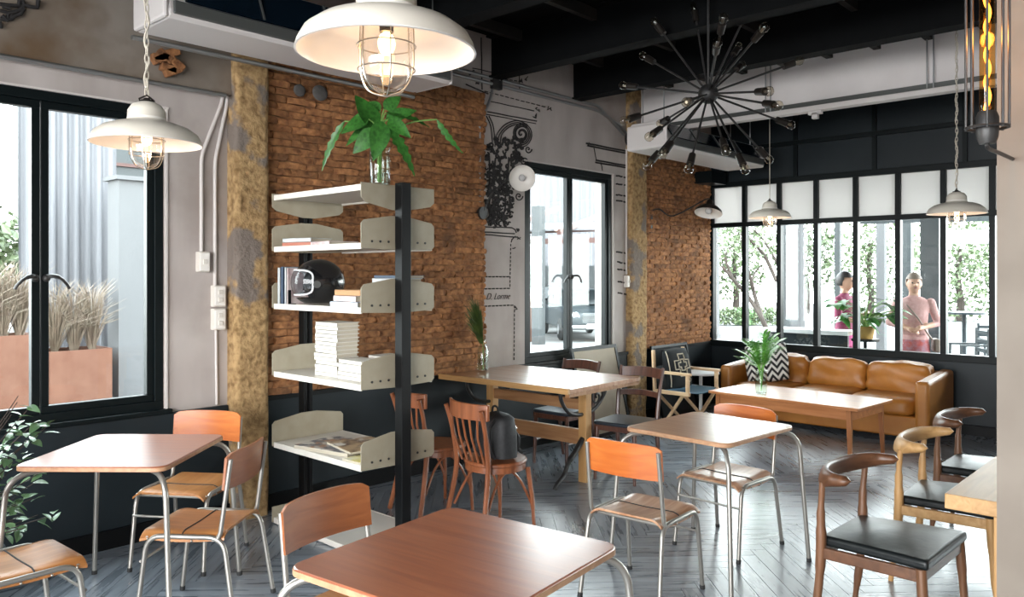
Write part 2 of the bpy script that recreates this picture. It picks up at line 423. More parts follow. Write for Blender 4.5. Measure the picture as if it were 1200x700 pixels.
# ================================================================== THE ROOM
U0, U1, V0, V1, ZC = -2.6, 8.97, -3.1, 4.95, 3.75
W1 = (.76, 2.13, .78, 2.655); W2 = (5.50, 6.885, .78, 2.685)
m = M(); T = .22
def wallbox(m, u0, u1, z0, z1): m.box(((u0+u1)/2, V1+T/2, (z0+z1)/2), (u1-u0, T, z1-z0))
wallbox(m, U0, W1[0], 0, ZC); wallbox(m, W1[1], W2[0], 0, ZC); wallbox(m, W2[1], U1+.2, 0, ZC)
for w in (W1, W2): wallbox(m, w[0], w[1], 0, w[2]); wallbox(m, w[0], w[1], w[3], ZC)
wall_left = struct(m.build('wall_left', 'concrete', smooth=False))
# floor slab and herringbone planks laid at 45 degrees to the walls
floor = struct(M().box(((U0+U1)/2, (V0+V1)/2, -.06), (U1-U0+.4, V1-V0+.4, .08)).build('floor', 'floorbase', smooth=False))
PL, PW, GAP, PTH = .92, .092, .0028, .018
def clip(poly, ax, val, keep_less):
    out = []
    for i in range(len(poly)):
        a, b = poly[i], poly[(i+1) % len(poly)]
        ia, ib = (a[ax] <= val) == keep_less, (b[ax] <= val) == keep_less
        if ia: out.append(a)
        if ia != ib:
            t = (val-a[ax])/(b[ax]-a[ax]); out.append((a[0]+(b[0]-a[0])*t, a[1]+(b[1]-a[1])*t))
    return out
S2 = math.sqrt(.5)
def ab2uv(a, b): return (a*S2+b*S2+.0, -a*S2+b*S2+.12)
whole, rest = [], M()
for k in range(-160, 160):
    for mm in range(-8, 12):
        for typ in (0, 1):
            if typ == 0: a0, b0, la, lb = k*PW+mm*PL, k*PW-mm*PL, PL, PW
            else: a0, b0, la, lb = k*PW+PL+mm*PL, (k+1)*PW-PL-mm*PL, PW, PL
            cu, cv = ab2uv(a0+la/2, b0+lb/2)
            if not (U0-.5 < cu < U1+.5 and V0-.5 < cv < V1+.5): continue
            poly = [ab2uv(a, b) for a, b in ((a0+GAP/2, b0+GAP/2), (a0+la-GAP/2, b0+GAP/2), (a0+la-GAP/2, b0+lb-GAP/2), (a0+GAP/2, b0+lb-GAP/2))]
            c = poly
            for ax, val, less in ((0, U0, False), (0, U1, True), (1, V0, False), (1, V1, True)):
                c = clip(c, ax, val, less)
                if not c: break
            if not c or len(c) < 3: continue
            full = all(min((p[0]-q[0])**2+(p[1]-q[1])**2 for q in c) < 1e-12 for p in poly) and len(c) == 4
            d = CA*cu+SA*cv; r = SA*cu-CA*cv
            vis = d > .8 and -40 < HX+F*r/d < 1240 and HY+F*CH/d < 740
            if full and vis: whole.append((d, cu, cv, typ, c))
            else: rest.prism(c, -PTH, 0)
whole.sort(key=lambda q: q[0])
plank_mesh = M().prism([(-PL/2+GAP/2, -PW/2+GAP/2), (PL/2-GAP/2, -PW/2+GAP/2), (PL/2-GAP/2, PW/2-GAP/2), (-PL/2+GAP/2, PW/2-GAP/2)], -PTH, 0).mesh('plank', 'plank', smooth=False)
for i, (d, cu, cv, typ, c) in enumerate(whole):
    if i < 300: inst('plank', plank_mesh, floor, (cu, cv, 0), (0, 0, -PI/4 if typ == 0 else PI/4))
    else: rest.prism(c, -PTH, 0)
o = rest.build('plank_field', 'plank', floor, smooth=False); o['kind'] = 'stuff'
# ceiling deck, steel beams across, purlins along
ceiling = struct(M().box(((U0+U1)/2, (V0+V1)/2, ZC+.05), (U1-U0+.4, V1-V0+.4, .1)).build('ceiling', 'deck', smooth=False))
for bu in (-1.3, 0., 1.25, 2.5, 3.78, 5.06, 6.24):
    m = M(); y0, y1 = V0, V1-.0; L = y1-y0; yc = (y0+y1)/2
    m.box((bu, yc, 3.56), (.014, L, .36)); m.box((bu, yc, 3.378), (.15, L, .016)); m.box((bu, yc, 3.738), (.15, L, .016))
    m.build('beam', 'steel', ceiling, smooth=False)
for pv in (-2.6, -1.8, -1.0, -.2, .6, 1.4, 2.2, 3.0, 3.8, 4.6):
    M().box(((U0+7.3)/2, pv, 3.69), (7.3-U0, .05, .09)).build('purlin', 'rust', ceiling, smooth=False)
for pv in [1.55+.42*i for i in range(8)]:
    M().box((6.8, pv, 3.64), (1.05, .06, .05)).build('joist', 'rust', ceiling, smooth=False)
# white downstand beam across the room with its trunking
trim = struct(M().box((7.47, .92, 3.445), (.26, 8.06, .49)).build('trim_1', 'plaster', smooth=False))
m = M().box((7.31, .92, 3.165), (.10, 8.04, .05)); m.build('trunking', 'acwhite', trim, smooth=False, bevel=.006)
M().box((7.33, .92, 3.215), (.06, 8.04, .05)).build('painted_shade_strip', 'acgrey', trim, smooth=False)  # dark grey strip paints in the shade along the beam's lower edge
for pv in (3.42, 3.37, 1.98, 1.93): M().cyl((7.30, pv, 3.19), (7.30, pv, 3.70), .006, n=6).build('hanger_rod', 'conduit', trim)
for pv in (2.92,):
    M().box((7.27, pv, 3.12), (.05, .12, .03)).box((7.27, pv, 3.09), (.05, .05, .05)).build('junction_clip', 'acwhite', trim, smooth=False)
# dado, cap rail and baseboard on the left wall
dado = M(); cap = M(); bb = M()
for a, b in ((U0, 2.545), (2.795, 7.14), (7.475, U1)):
    dado.box(((a+b)/2, V1-.012, .38), (b-a, .024, .755)); bb.box(((a+b)/2, V1-.022, .055), (b-a, .044, .11))
    if a > 2: cap.box(((a+b)/2, V1-.02, .768), (b-a, .04, .03))
d_ = struct(dado.build('trim_2', 'dado', smooth=False)); cap.build('cap_rail', 'black', d_, smooth=False)
struct(bb.build('baseboard_left', 'black', smooth=False))
# rough tan columns
def rough_column(name, u0, u1, v, seed, z1=3.7):
    m = M(); nz = 46; rnd = Vector((seed*3.1, seed*1.7, 0))
    prof = [(u0, V1), (u0, (V1+v)/2), (u0, v+.015), (u0+.02, v)]+[(u0+(u1-u0)*k/6, v) for k in range(1, 6)]+[(u1-.02, v), (u1, v+.015), (u1, (V1+v)/2), (u1, V1)]
    vs, fs = [], []; k = len(prof)
    for i in range(nz+1):
        z = z1*i/nz
        for j, (x, y) in enumerate(prof):
            q = Vector((x, y, z)); n1 = noise.noise(q*7+rnd)*.010+noise.noise(q*19+rnd)*.005
            edge = .012*max(0, noise.noise(Vector((seed, j > k/2, z*4)))) if j in (2, 3, k-4, k-3) else 0
            if 0 < j < k-1: q += Vector(((n1 if j < 3 else -n1 if j > k-4 else 0), -n1+edge, 0))
            vs.append(q)
    for i in range(nz):
        for j in range(k-1): fs.append((i*k+j, i*k+j+1, (i+1)*k+j+1, (i+1)*k+j))
    m.add(vs, fs)
    return m.build(name, 'stone', smooth=True, angle=60)
struct(rough_column('column_near', 2.55, 2.79, 4.83, 1)); struct(rough_column('column_far', 7.15, 7.47, 4.88, 2))
# exposed concrete beam above the left window, with its conduit
m = M(); nb = 60
def bf(i, j):
    u = U0+(2.55-U0)*i; z = 2.80+.95*j; return Vector((u, V1-.05-.012*noise.noise(Vector((u*3, z*5, 1)))-.006*noise.noise(Vector((u*12, z*12, 4))), z))
m.slab(bf, nb, 14, (0, .05, 0))
struct(m.build('trim_3', 'beam_concrete', angle=60))
# broken patch of brickwork in that beam
pt = M()
for k in range(7):
    pt.box((2.16+random.uniform(-.1, .1), V1-.075, 2.93+random.uniform(-.06, .09)), (.10, .05, .05), RY(random.uniform(-.6, .6)))
o = pt.build('broken_brick_patch', 'brick', bpy.data.objects['trim_3'], smooth=False, bevel=.008)
# exposed brick panels
def brick_panel(name, u0, u1, z0, z1, seed, nobj, ro=1.):
    rnd = random.Random(seed)
    base = struct(M().box(((u0+u1)/2, V1-.006, (z0+z1)/2), (u1-u0, .012, z1-z0)).build(name, 'mortar', smooth=False))
    BL, BH = .225, .050
    protos = []
    for k in range(10):
        m = M(); L, Hh = BL-.006, BH-.004
        def fn(i, j, k=k):
            x = (i-.5)*L; z = (j-.5)*Hh; q = Vector((x*9+k*7.3, k*3.1, z*14))
            ed = min(i, 1-i, .22)/.22*.5+min(j, 1-j, .3)/.3*.5
            y = -.024*min(1, .45+ed)-.015*noise.noise(q)-.008*noise.noise(q*2.7)
            return Vector((x+.006*noise.noise(q+Vector((5, 0, 0))), y, z+.004*noise.noise(q+Vector((0, 9, 0)))))
        vs = [fn(i/5, j/3) for i in range(6) for j in range(4)]
        fs = [(i*4+j, (i+1)*4+j, (i+1)*4+j+1, i*4+j+1) for i in range(5) for j in range(3)]
        n0 = len(vs); ring = [(i, 0) for i in range(6)]+[(5, j) for j in (1, 2, 3)]+[(i, 3) for i in (4, 3, 2, 1, 0)]+[(0, j) for j in (2, 1)]
        for (i, j) in ring: p = vs[i*4+j]; vs.append(Vector((p.x, .004, p.z)))
        for a in range(len(ring)):
            b = (a+1) % len(ring); fs.append((ring[a][0]*4+ring[a][1], ring[b][0]*4+ring[b][1], n0+b, n0+a))
        m.add(vs, fs); protos.append(m)
    meshes = [p.mesh('brick', 'brick', angle=50) for p in protos]
    spots = []; nrow = int((z1-z0)/BH); BH2 = (z1-z0)/nrow; rest = M()
    for r in range(nrow):
        z = z0+(r+.5)*BH2; x = u0-(BL/2 if r % 2 else 0)-rnd.uniform(0, .05)
        while x < u1:
            a, b = max(x, u0), min(x+BL, u1)
            if b-a > .03: spots.append(((a+b)/2, z, (b-a)/BL, rnd.randrange(10), rnd.uniform(-.013, .011)*ro, rnd.uniform(-.05, .05)*ro))
            x += BL
    order = sorted(range(len(spots)), key=lambda i: (spots[i][2] < .98, CA*spots[i][0]))
    for n, i in enumerate(order):
        x, z, s_, k, dy, ro = spots[i]
        if n < nobj: inst('brick', meshes[k], base, (x, V1-.012+dy, z), (0, ro, 0), (s_, 1, 1))
        else:
            p = protos[k]; R = RY(ro)
            rest.add([R @ Vector((q.x*s_, q.y, q.z))+Vector((x, V1-.012+dy, z)) for q in p.v], p.f)
    if rest.v: o = rest.build('brick_field', 'brick', base, angle=50); o['kind'] = 'stuff'
    return base
bp_ = brick_panel('wall_brick_near', 2.80, 4.95, .785, 3.225, 3, 300)
for x_, y_, r_ in ((351, 106, .045), (375, 109, .058)):
    q_ = PV(x_, y_, V1-.05); M().ball(q_, r_, 16, 8, (1.1, .35, 1)).build('cement_plug', 'plug', bp_)
brick_panel('wall_brick_far', 7.48, 8.96, .785, 3.2, 5, 0, .45)
# --- casement windows in the left wall
def casement(name, w, handle_side):
    u0, u1, z0, z1 = w
    vf = V1+.05
    root = M()
    fw, fd = .055, .10
    for c, s_ in ((((u0+u1)/2, vf, z1-fw/2), (u1-u0, fd, fw)), (((u0+u1)/2, vf, z0+fw/2), (u1-u0, fd, fw)),
                  ((u0+fw/2, vf, (z0+z1)/2), (fw, fd, z1-z0-2*fw)), ((u1-fw/2, vf, (z0+z1)/2), (fw, fd, z1-z0-2*fw))): root.box(c, s_)
    fr = struct(root.build(name, 'frame', smooth=False, bevel=.004))
    uc = (u0+u1)/2
    for a, b in ((u0+fw, uc-.002), (uc+.002, u1-fw)):
        st = .042
        s = M(); zc = (z0+z1)/2; hh = z1-z0-2*fw
        s.box(((a+b)/2, vf-.01, z1-fw-st/2), (b-a, .05, st)); s.box(((a+b)/2, vf-.01, z0+fw+st/2), (b-a, .05, st))
        s.box((a+st/2, vf-.01, zc), (st, .05, hh-2*st)); s.box((b-st/2, vf-.01, zc), (st, .05, hh-2*st))
        so = s.build('sash', 'frame', fr, smooth=False, bevel=.003)
        M().box(((a+b)/2, vf, zc), (b-a-2*st+.02, .006, hh-2*st+.02)).build('pane', 'glass', so, smooth=False)
        sg = -1 if a < uc-.1 else 1
        h = M(); hz = 1.60; hx = uc+sg*.028
        h.tube(spline([(hx, vf-.035, hz), (hx+sg*.02, vf-.075, hz+.012), (hx+sg*.06, vf-.085, hz), (hx+sg*.095, vf-.08, hz-.035), (hx+sg*.108, vf-.075, hz-.06)], 5), [.012]*10+[.009]*11, 8)
        h.ball((hx, vf-.045, hz), .022, 10, 7)
        h.build('handle', 'iron', so)
    # outer sill, thin light edge strip and inner sill
    M().box(((u0+u1)/2, V1+.16, z0-.01), (u1-u0, .14, .03)).build('window_sill', 'dado', fr, smooth=False)
    M().box(((u0+u1)/2, V1-.018, z0-.012), (u1-u0+.08, .05, .03)).build('inner_sill', 'frame', fr, smooth=False, bevel=.006)
    M().box(((u0+u1)/2, V1-.006, z1+.006), (u1-u0+.05, .02, .012)).box((u1+.012, V1-.006, (z0+z1)/2), (.012, .02, z1-z0)).build('frame_bead', 'paintpipe', fr, smooth=False)
    return fr
casement('window_1', W1, 1); casement('window_2', W2, 1)
# --- dark glazed partition at the far end
wall_back = struct(M().box((U1+.09, (V0+V1)/2, .375), (.10, V1-V0, .75)).build('wall_back', 'dado', smooth=False))
M().box((U1+.09, (V0+V1)/2, 3.25), (.08, V1-V0, 1.0)).build('header_panel', 'dado', wall_back, smooth=False)
MV = [4.93-.4405*i for i in range(0, 19)]
for i, v in enumerate(MV):
    if v < V0: break
    wide = .055
    M().box((U1+.06, v, 1.74), (.09, wide, 1.96)).build('mullion', 'frame', wall_back, smooth=False, bevel=.004)
    if i % 2 == 0: M().box((U1+.05, v-.2, 3.23), (.07, .045, .96)).build('header_batten', 'frame', wall_back, smooth=False)
for nm, z, h in (('sill_rail', .765, .075), ('transom', 2.235, .055), ('head_rail', 2.735, .065), ('header_rail', 3.16, .05), ('top_rail', 3.70, .06)):
    M().box((U1+.055, (V0+V1)/2, z), (.10, V1-V0, h)).build(nm, 'frame', wall_back, smooth=False, bevel=.004)
for i in range(len(MV)-1):
    a, b = MV[i]-.0275, MV[i+1]+.0275
    if b < V0+.2: break
    M().box((U1+.06, (a+b)/2, 1.505), (.006, a-b+.01, 1.41)).build('pane', 'glass', wall_back, smooth=False)
    M().box((U1+.06, (a+b)/2, 2.485), (.006, a-b+.01, .45)).build('upper_pane', 'frost', wall_back, smooth=False)
M().box((8.75, 4.82, 2.80), (.36, .25, .14)).build('beam_end_plate', 'frame', wall_back, smooth=False)
struct(M().box((U1+.02, (V0+V1)/2, .05), (.05, V1-V0, .10)).build('baseboard_back', 'black', smooth=False))
# --- right wall and shop front behind the camera (out of frame, they close the room)
m = M()
m.box(((U0+U1)/2, V0-.1, ZC/2), (U1-U0+.4, .2, ZC))
struct(m.build('wall_right', 'concrete', smooth=False))
m = M()
m.box((U0-.1, (V0+V1)/2, .17), (.2, V1-V0, .34)); m.box((U0-.1, (V0+V1)/2, 3.35), (.2, V1-V0, .8)); m.box((U0-.1, 4.40, 1.65), (.2, 1.1, 2.64)); m.box((U0-.1, -2.45, 1.65), (.2, 1.3, 2.64))
struct(m.build('wall_front', 'concrete', smooth=False))
# --- foreground concrete column at the right edge
m = M()
cu = 2.53
def cf(i, j):
    return Vector((cu+.004*noise.noise(Vector((i*9, j*30, 0))), .508-.55*i, 3.75*j))
m.slab(cf, 8, 40, (.5, 0, 0)); struct(m.build('pillar', 'pillar', smooth=True))

# ================================================================== SCHOOL TABLES AND CHAIRS
def school_table(label, loc, rz, topmat, sx_=.76, sy_=.70, group='school tables'):
    t = thing('school_table', label, 'table', loc, rz, group); TZ = .77
    top = M().prism(rrect(sx_, sy_, .055), TZ-.025, TZ).build('table_top', topmat, t, bevel=.005)
    M().prism(rrect(sx_+.004, sy_+.004, .057), TZ-.022, TZ-.005).build('edge_band', 'edge', top)
    for a in (-1, 1):
        for b in (-1, 1):
            pts = [(a*(sx_/2-.16), b*(sy_/2-.16), TZ-.038), (a*(sx_/2+.012), b*(sy_/2+.012), TZ-.038), (a*(sx_/2+.055), b*(sy_/2+.055), 0.0)]
            lg = M().tube(fillet(pts, .11, 8), .0125, 12).build('leg', 'tube', t)
            M().cyl((a*(sx_/2+.055), b*(sy_/2+.055), 0), (a*(sx_/2+.0537), b*(sy_/2+.0537), .022), .014, n=12).build('foot_cap', 'rubber', lg)
        M().tube([(a*(sx_/2-.15), -(sy_/2-.15), TZ-.038), (a*(sx_/2-.15), sy_/2-.15, TZ-.038)], .0115, 10).build('cross_tube', 'tube', t)
    return t
school_table('square reddish school table with grey tube legs, nearest to the viewer', (1.645, 1.745, 0), math.radians(7), 'top_red', .74, .705)
school_table('square school table with pale worn top in the middle of the room', (4.005, 2.205, 0), math.radians(-3), 'top_mid', .725, .65)
school_table('square reddish school table standing at an angle under the left window', (1.545, 3.99, 0), math.radians(42), 'top_red', .72, .68)

def school_chair(label, loc, rz, seat='ply_seat', back='ply', group='plywood school chairs'):
    # front faces local +x
    t = thing('school_chair', label, 'chair', loc, rz, group)
    SD, SW, SZ = .40, .40, .445
    def sf(i, j):
        x = -SD/2+SD*i; y = (j-.5)*SW*(1+.04*i)
        sd = max(0, abs(2*j-1)-.72)/.28
        z = SZ-.016*math.sin(PI*i)*(1-.3*abs(2*j-1))-.030*sd*sd-(.012*((i-.86)/.14)**2 if i > .86 else 0)
        return Vector((x, y, z))
    se = M().slab(sf, 14, 18, (0, 0, -.011)).build('seat', seat, t, angle=50)
    M().tube([sf(.52, j/16)+Vector((0, 0, .001)) for j in range(17)], .0035, 6).build('seam', 'rubber', se)
    for i in (.12, .38, .66, .9):
        for j in (0, 1):
            q = sf(i, j); M().ball(q+Vector((0, -.002 if j == 0 else .002, -.005)), .0055, 8, 5).build('rivet', 'brass', se)
    def bk(i, j):
        y = (i-.5)*.42; c = .035*(1-(2*i-1)**2)
        top = .795+.012*(1-(2*i-1)**4)-.03*max(0, abs(2*i-1)-.9)*4
        z = .635+(top-.635)*j
        return Vector((-.205-c-.10*(z-.635), y, z))
    bk_o = M().slab(bk, 16, 5, (.012, 0, 0)).build('backrest', back, t, angle=50)
    for j in (.12, .88):
        for zz in (.2, .8):
            q = bk(j*.0+(.025 if j < .5 else .975), zz); M().ball(q+Vector((-.002, 0, 0)), .006, 8, 5).build('rivet', 'brass', bk_o)
    for s in (-1, 1):
        y = s*.205
        M().tube(fillet([(-.232, s*.2, .775), (-.185, y, .435), (-.17, y, .41)], .04, 5), .0105, 10).build('back_post', 'tube', t)
        M().tube(fillet([(-.265, s*.222, 0), (-.20, y, .418), (.165, y, .418), (.215, s*.215, 0)], .075, 7), .0115, 12).build('side_frame', 'tube', t)
        for fx in (-.265, .215):
            M().cyl((fx, s*(.222 if fx < 0 else .215), 0), (fx+(.003 if fx < 0 else -.002), s*(.221 if fx < 0 else .2145), .022), .0135, n=10).build('foot_cap', 'rubber', t)
    for xx in (.165, -.15): M().tube([(xx, -.205, .408), (xx, .205, .408)], .009, 8).build('seat_bar', 'tube', t)
    M().tube([(.193, -.21, .30), (.193, .21, .30)], .0065, 8).build('stretcher', 'tube', t)
    return t
D = math.radians
c0 = school_chair('plywood school chair at the middle table, its orange back turned to the viewer', (3.42, 2.25, 0), D(4))
copy_tree(c0, 'plywood school chair behind the middle table, facing the viewer', (4.33, 2.28, 0), D(176))
copy_tree(c0, 'brown school chair pushed under the nearest table, in front of the shelf', (1.72, 2.30, 0), D(-82), mats={'backrest': 'ply_dark', 'seat': 'ply_tan'})
copy_tree(c0, 'plywood school chair behind the left table, its back against the window wall', (2.03, 4.40, 0), D(215), mats={'seat': 'ply_tan'})
copy_tree(c0, 'school chair turned sideways beside the tan column, black seam on its seat', (1.78, 3.70, 0), D(128), mats={'seat': 'ply_tan', 'backrest': 'ply_dark'})
copy_tree(c0, 'plywood school chair cut off at the lower left corner, only its seat in view', (1.0, 3.75, 0), D(3), mats={'seat': 'ply_tan'})

# ================================================================== LAMPS
def pendant(label, loc, cord='chain', power=8, top=3.7, sc=1.0, group='enamel pendant lamps'):
    t = thing('pendant_lamp', label, 'lamp', loc, 0, group)
    h = top-loc[2]
    outer = [(.212, .0), (.208, .014), (.195, .038), (.162, .062), (.118, .078), (.080, .085), (.073, .095), (.071, .130), (.056, .154), (.03, .166)]
    sh = M().lathe(outer, 40).build('shade', 'cream', t, angle=60)
    inner = [(.212, .0), (.214, -.004), (.209, -.005), (.204, .011), (.191, .034), (.158, .057), (.115, .073), (.077, .080), (.067, .13)]
    M().lathe(inner, 40).build('enamel_lining', 'enamel', sh, angle=60)
    gl = M().lathe([(.060, .085), (.062, .03), (.061, -.03), (.056, -.06), (.042, -.084), (.02, -.096), (.001, -.099)], 24).build('glass_globe', 'globe', t, angle=80)
    cg = M()
    for k in range(6):
        a = PI*k/3
        cg.tube(spline([(.066*math.cos(a), .066*math.sin(a), .085), (.069*math.cos(a), .069*math.sin(a), .0), (.066*math.cos(a), .066*math.sin(a), -.05), (.046*math.cos(a), .046*math.sin(a), -.092), (.0, .0, -.108)], 4), .0018, 5)
    for z, r in ((.012, .0695), (-.045, .0675)):
        cg.tube([(r*math.cos(2*PI*k/24), r*math.sin(2*PI*k/24), z) for k in range(24)], .0018, 5, closed=True)
    cg.build('wire_cage', 'brass', t)
    M().ball((0, 0, .018), .021, 12, 8, (1, 1, 1.35)).build('bulb', 'bulb', t)
    M().cyl((0, 0, .045), (0, 0, .10), .017).build('socket', 'socket', t)
    M().lathe([(.03, .165), (.028, .172), (.014, .176), (.012, .182), (.001, .182)], 16).tube([(-.024, 0, .160), (-.03, 0, .176), (0, 0, .195), (.03, 0, .176), (.024, 0, .160)], .004, 6).build('hanger', 'socket', t)
    c = M()
    if cord == 'chain':
        nseg = int((h-.19)/.034)
        for k in range(nseg):
            z = .19+k*.034+.017; R = RZ(PI/2*(k % 2))
            c.tube([R @ Vector((.0075*math.cos(2*PI*q/8), 0, .022*math.sin(2*PI*q/8)))+Vector((0, 0, z)) for q in range(8)], .0028, 5, closed=True)
        c.tube([(.010*math.cos(k*.9), .010*math.sin(k*.9), .19+(h-.19)*k/60) for k in range(61)], .0035, 6)
    else:
        c.cyl((0, 0, .185), (0, 0, h), .0035, n=6)
    c.build('cord', 'cordwhite', t)
    M().lathe([(.05, h), (.05, h-.015), (.02, h-.03), (.001, h-.03)], 16).build('ceiling_rose', 'socket', t)
    l = bpy.data.lights.new('lamp_glow', 'POINT'); l.energy = power; l.color = (1, .67, .42); l.shadow_soft_size = .02
    lo = bpy.data.objects.new('lamp_glow', l); COL.objects.link(lo); lo.parent = t; lo.location = (0, 0, -.012)
    return t
p_ = PD(172, 168, 3.2); pendant('cream enamel pendant lamp hanging in front of the left window', p_, power=1.0)
p_ = PD(453, 60, 1.88); pendant('large white pendant lamp nearest the viewer, above the shelf', p_, power=1.0)
p_ = PD(902, 255, 8.1); pendant('small cream pendant lamp hanging before the far glass, left of the two', p_, 'cord', 1.0)
p_ = PD(1121, 250, 6.2); pendant('cream pendant lamp at the far right beside the grey pillar', p_, power=1.0)

# sputnik chandelier
cc = PD(830, 110, 5.5); LA = .715
t = thing('sputnik_chandelier', 'black sputnik chandelier with many bulb-tipped rods', 'chandelier', cc)
M().ball((0, 0, 0), .070, 20, 14).build('hub', 'iron', t)
M().cyl((0, 0, .04), (0, 0, 3.72-cc.z), .009, n=8).build('stem', 'iron', t)
M().lathe([(.06, 3.73-cc.z), (.06, 3.71-cc.z), (.015, 3.68-cc.z), (.001, 3.68-cc.z)], 16).build('ceiling_rose', 'iron', t)
ends = [(753, 65, 1), (729, 100, 1), (804, 120, -1), (730, 142, -1), (773, 145, 1), (760, 161, -1), (776, 182, -1), (758, 195, -1), (807, 199, -1), (851, 178, -1), (874, 200, -1), (902, 188, 1),
        (928, 147, 1), (913, 124, -1), (902, 107, -1), (938, 71, 1), (766, 24, 1), (813, 6, 1), (841, 49, -1), (866, 54, 1), (880, 4, 1), (897, 31, -1), (870, 76, 1), (848, 20, -1)]
RGT, FWD = Vector((SA, -CA, 0)), Vector((CA, SA, 0))
for x, y, sg in ends:
    tgt = ray(x, y); best = None
    b_ = 2*tgt.dot(C0-cc); a_ = tgt.dot(tgt); c_ = (C0-cc).length_squared-LA*LA
    ds = b_*b_-4*a_*c_
    tt = (-b_+sg*math.sqrt(ds))/(2*a_) if ds > 0 else -b_/(2*a_)
    dr = (C0+tgt*tt-cc).normalized()
    a = M().cyl(dr*.045, dr*(LA-.10), .0075, n=8).build('arm', 'iron', t)
    M().cyl(dr*(LA-.135), dr*(LA-.05), .023, .026, n=12).build('socket', 'socket', a)
    Rq = dr.to_track_quat('Z', 'Y').to_matrix()
    M().lathe([(.014, LA-.052), (.019, LA-.045), (.031, LA-.015), (.030, LA+.004), (.018, LA+.020), (.001, LA+.025)], 12, R=Rq).build('bulb', 'bulb_off', a)
    M().cyl(dr*(LA-.05), dr*(LA-.01), .010, n=6).build('filament', 'brass', a)
# cage wall lamp with a long filament tube, on the pillar
q0 = PD(1157, 152, 1.95)
t = thing('cage_lamp', 'black cage lamp with glowing amber tube bulb beside the pillar', 'lamp', q0)
M().lathe([(.001, -.035), (.018, -.035), (.024, -.02), (.026, .0), (.026, .03), (.020, .045), (.001, .045)], 16).build('base_cup', 'iron', t)
M().lathe([(.016, .045), (.0175, .06), (.0175, .40), (.012, .42), (.001, .424)], 16).build('glass_tube', 'amber', t, angle=80)
M().tube([(.004*math.sin(k*.8), .004*math.cos(k*.8), .05+.35*k/40) for k in range(41)], .0052, 6).build('filament', 'edison', t)
for k in range(8):
    a = 2*PI*k/8+.2; x, y = .046*math.cos(a), .046*math.sin(a)
    M().cyl((x, y, .0), (x, y, .46), .0032, n=6).build('cage_bar', 'iron', t)
for zz in (.005, .455): M().tube([(.046*math.cos(2*PI*k/24), .046*math.sin(2*PI*k/24), zz) for k in range(24)], .004, 6, closed=True).build('cage_ring', 'iron', t)
M().lathe([(.048, .455), (.044, .48), (.026, .50), (.022, .53), (.001, .53)], 16).build('top_cap', 'iron', t)
br = Vector((2.53, .47, 1.94))-q0
M().tube(spline([(0, 0, -.03), (0.01, 0, -.045), (br.x*.5, br.y*.5, -.042), (br.x, br.y, -.04)], 5), .005, 8).build('bracket', 'iron', t)
M().tube(spline([(0, 0, .52), (0.0, 0, .56), (br.x*.5, br.y*.5, .58), br+Vector((0, 0, .62))], 5), .006, 8).build('upper_bracket', 'iron', t)
l = bpy.data.lights.new('lamp_glow', 'POINT'); l.energy = 2.; l.color = (1, .5, .15); l.shadow_soft_size = .03
lo = bpy.data.objects.new('lamp_glow', l); COL.objects.link(lo); lo.parent = t; lo.location = (.0, 0, .23)

# swing-arm wall lamps
def disc_shade(parent, c, normal, r, outm, inm):
    R = normal.to_track_quat('Z', 'Y').to_matrix()
    s = M().lathe([(r, 0), (r*.96, -.02*r/.1), (r*.7, -.045*r/.1), (r*.32, -.06*r/.1), (r*.22, -.10*r/.1), (.001, -.105*r/.1)], 28, c, R=R).build('shade', outm, parent, angle=70)
    M().lathe([(r, 0), (r*.93, -.014*r/.1), (r*.66, -.038*r/.1), (r*.2, -.05*r/.1), (.001, -.05*r/.1)], 28, c, R=R).build('shade_lining', inm, s, angle=70)
    M().ball(Vector(c)-normal*.02*r/.1, .026*r/.1, 12, 8).build('bulb', 'lens', parent)
wl = PV(612, 209, 4.55)
t = thing('wall_lamp', 'white disc wall lamp in front of the column mural', 'lamp', wl)
nrm = Vector((-.55, -.62, -.25)).normalized()
disc_shade(t, (0, 0, 0), nrm, .115, 'enamel', 'enamel')
wp = PV(562, 250, 4.94)-wl
M().tube(spline([-nrm*.11, -nrm*.15+Vector((0, .05, .02)), (-.05, .3, -.1), wp+Vector((0, -.04, 0))], 6), .007, 8).build('arm', 'iron', t)
M().cyl(wp+Vector((0, .0, 0)), wp+Vector((0, -.05, 0)), .055, n=20).build('wall_plate', 'iron', t)
wl = PV(830, 250, 4.45)
t = thing('wall_lamp', 'dark dish wall lamp on a swing arm by the far brick wall', 'lamp', wl)
nrm = Vector((-.35, -.05, -.94)).normalized()
disc_shade(t, (0, 0, 0), nrm, .155, 'socket', 'enamel')
wp = PV(763, 247, 4.93)-wl
M().tube(spline([-nrm*.15, -nrm*.17+Vector((-.05, .03, 0)), (-.28, .28, -.03), wp*.85+Vector((0, 0, .02)), wp], 6), .008, 8).build('arm', 'iron', t)
M().bar(wp+Vector((0, .0, .03)), wp+Vector((0, 0, -.28)), .035, .02, (0, 1, 0)).build('wall_bracket', 'iron', t)

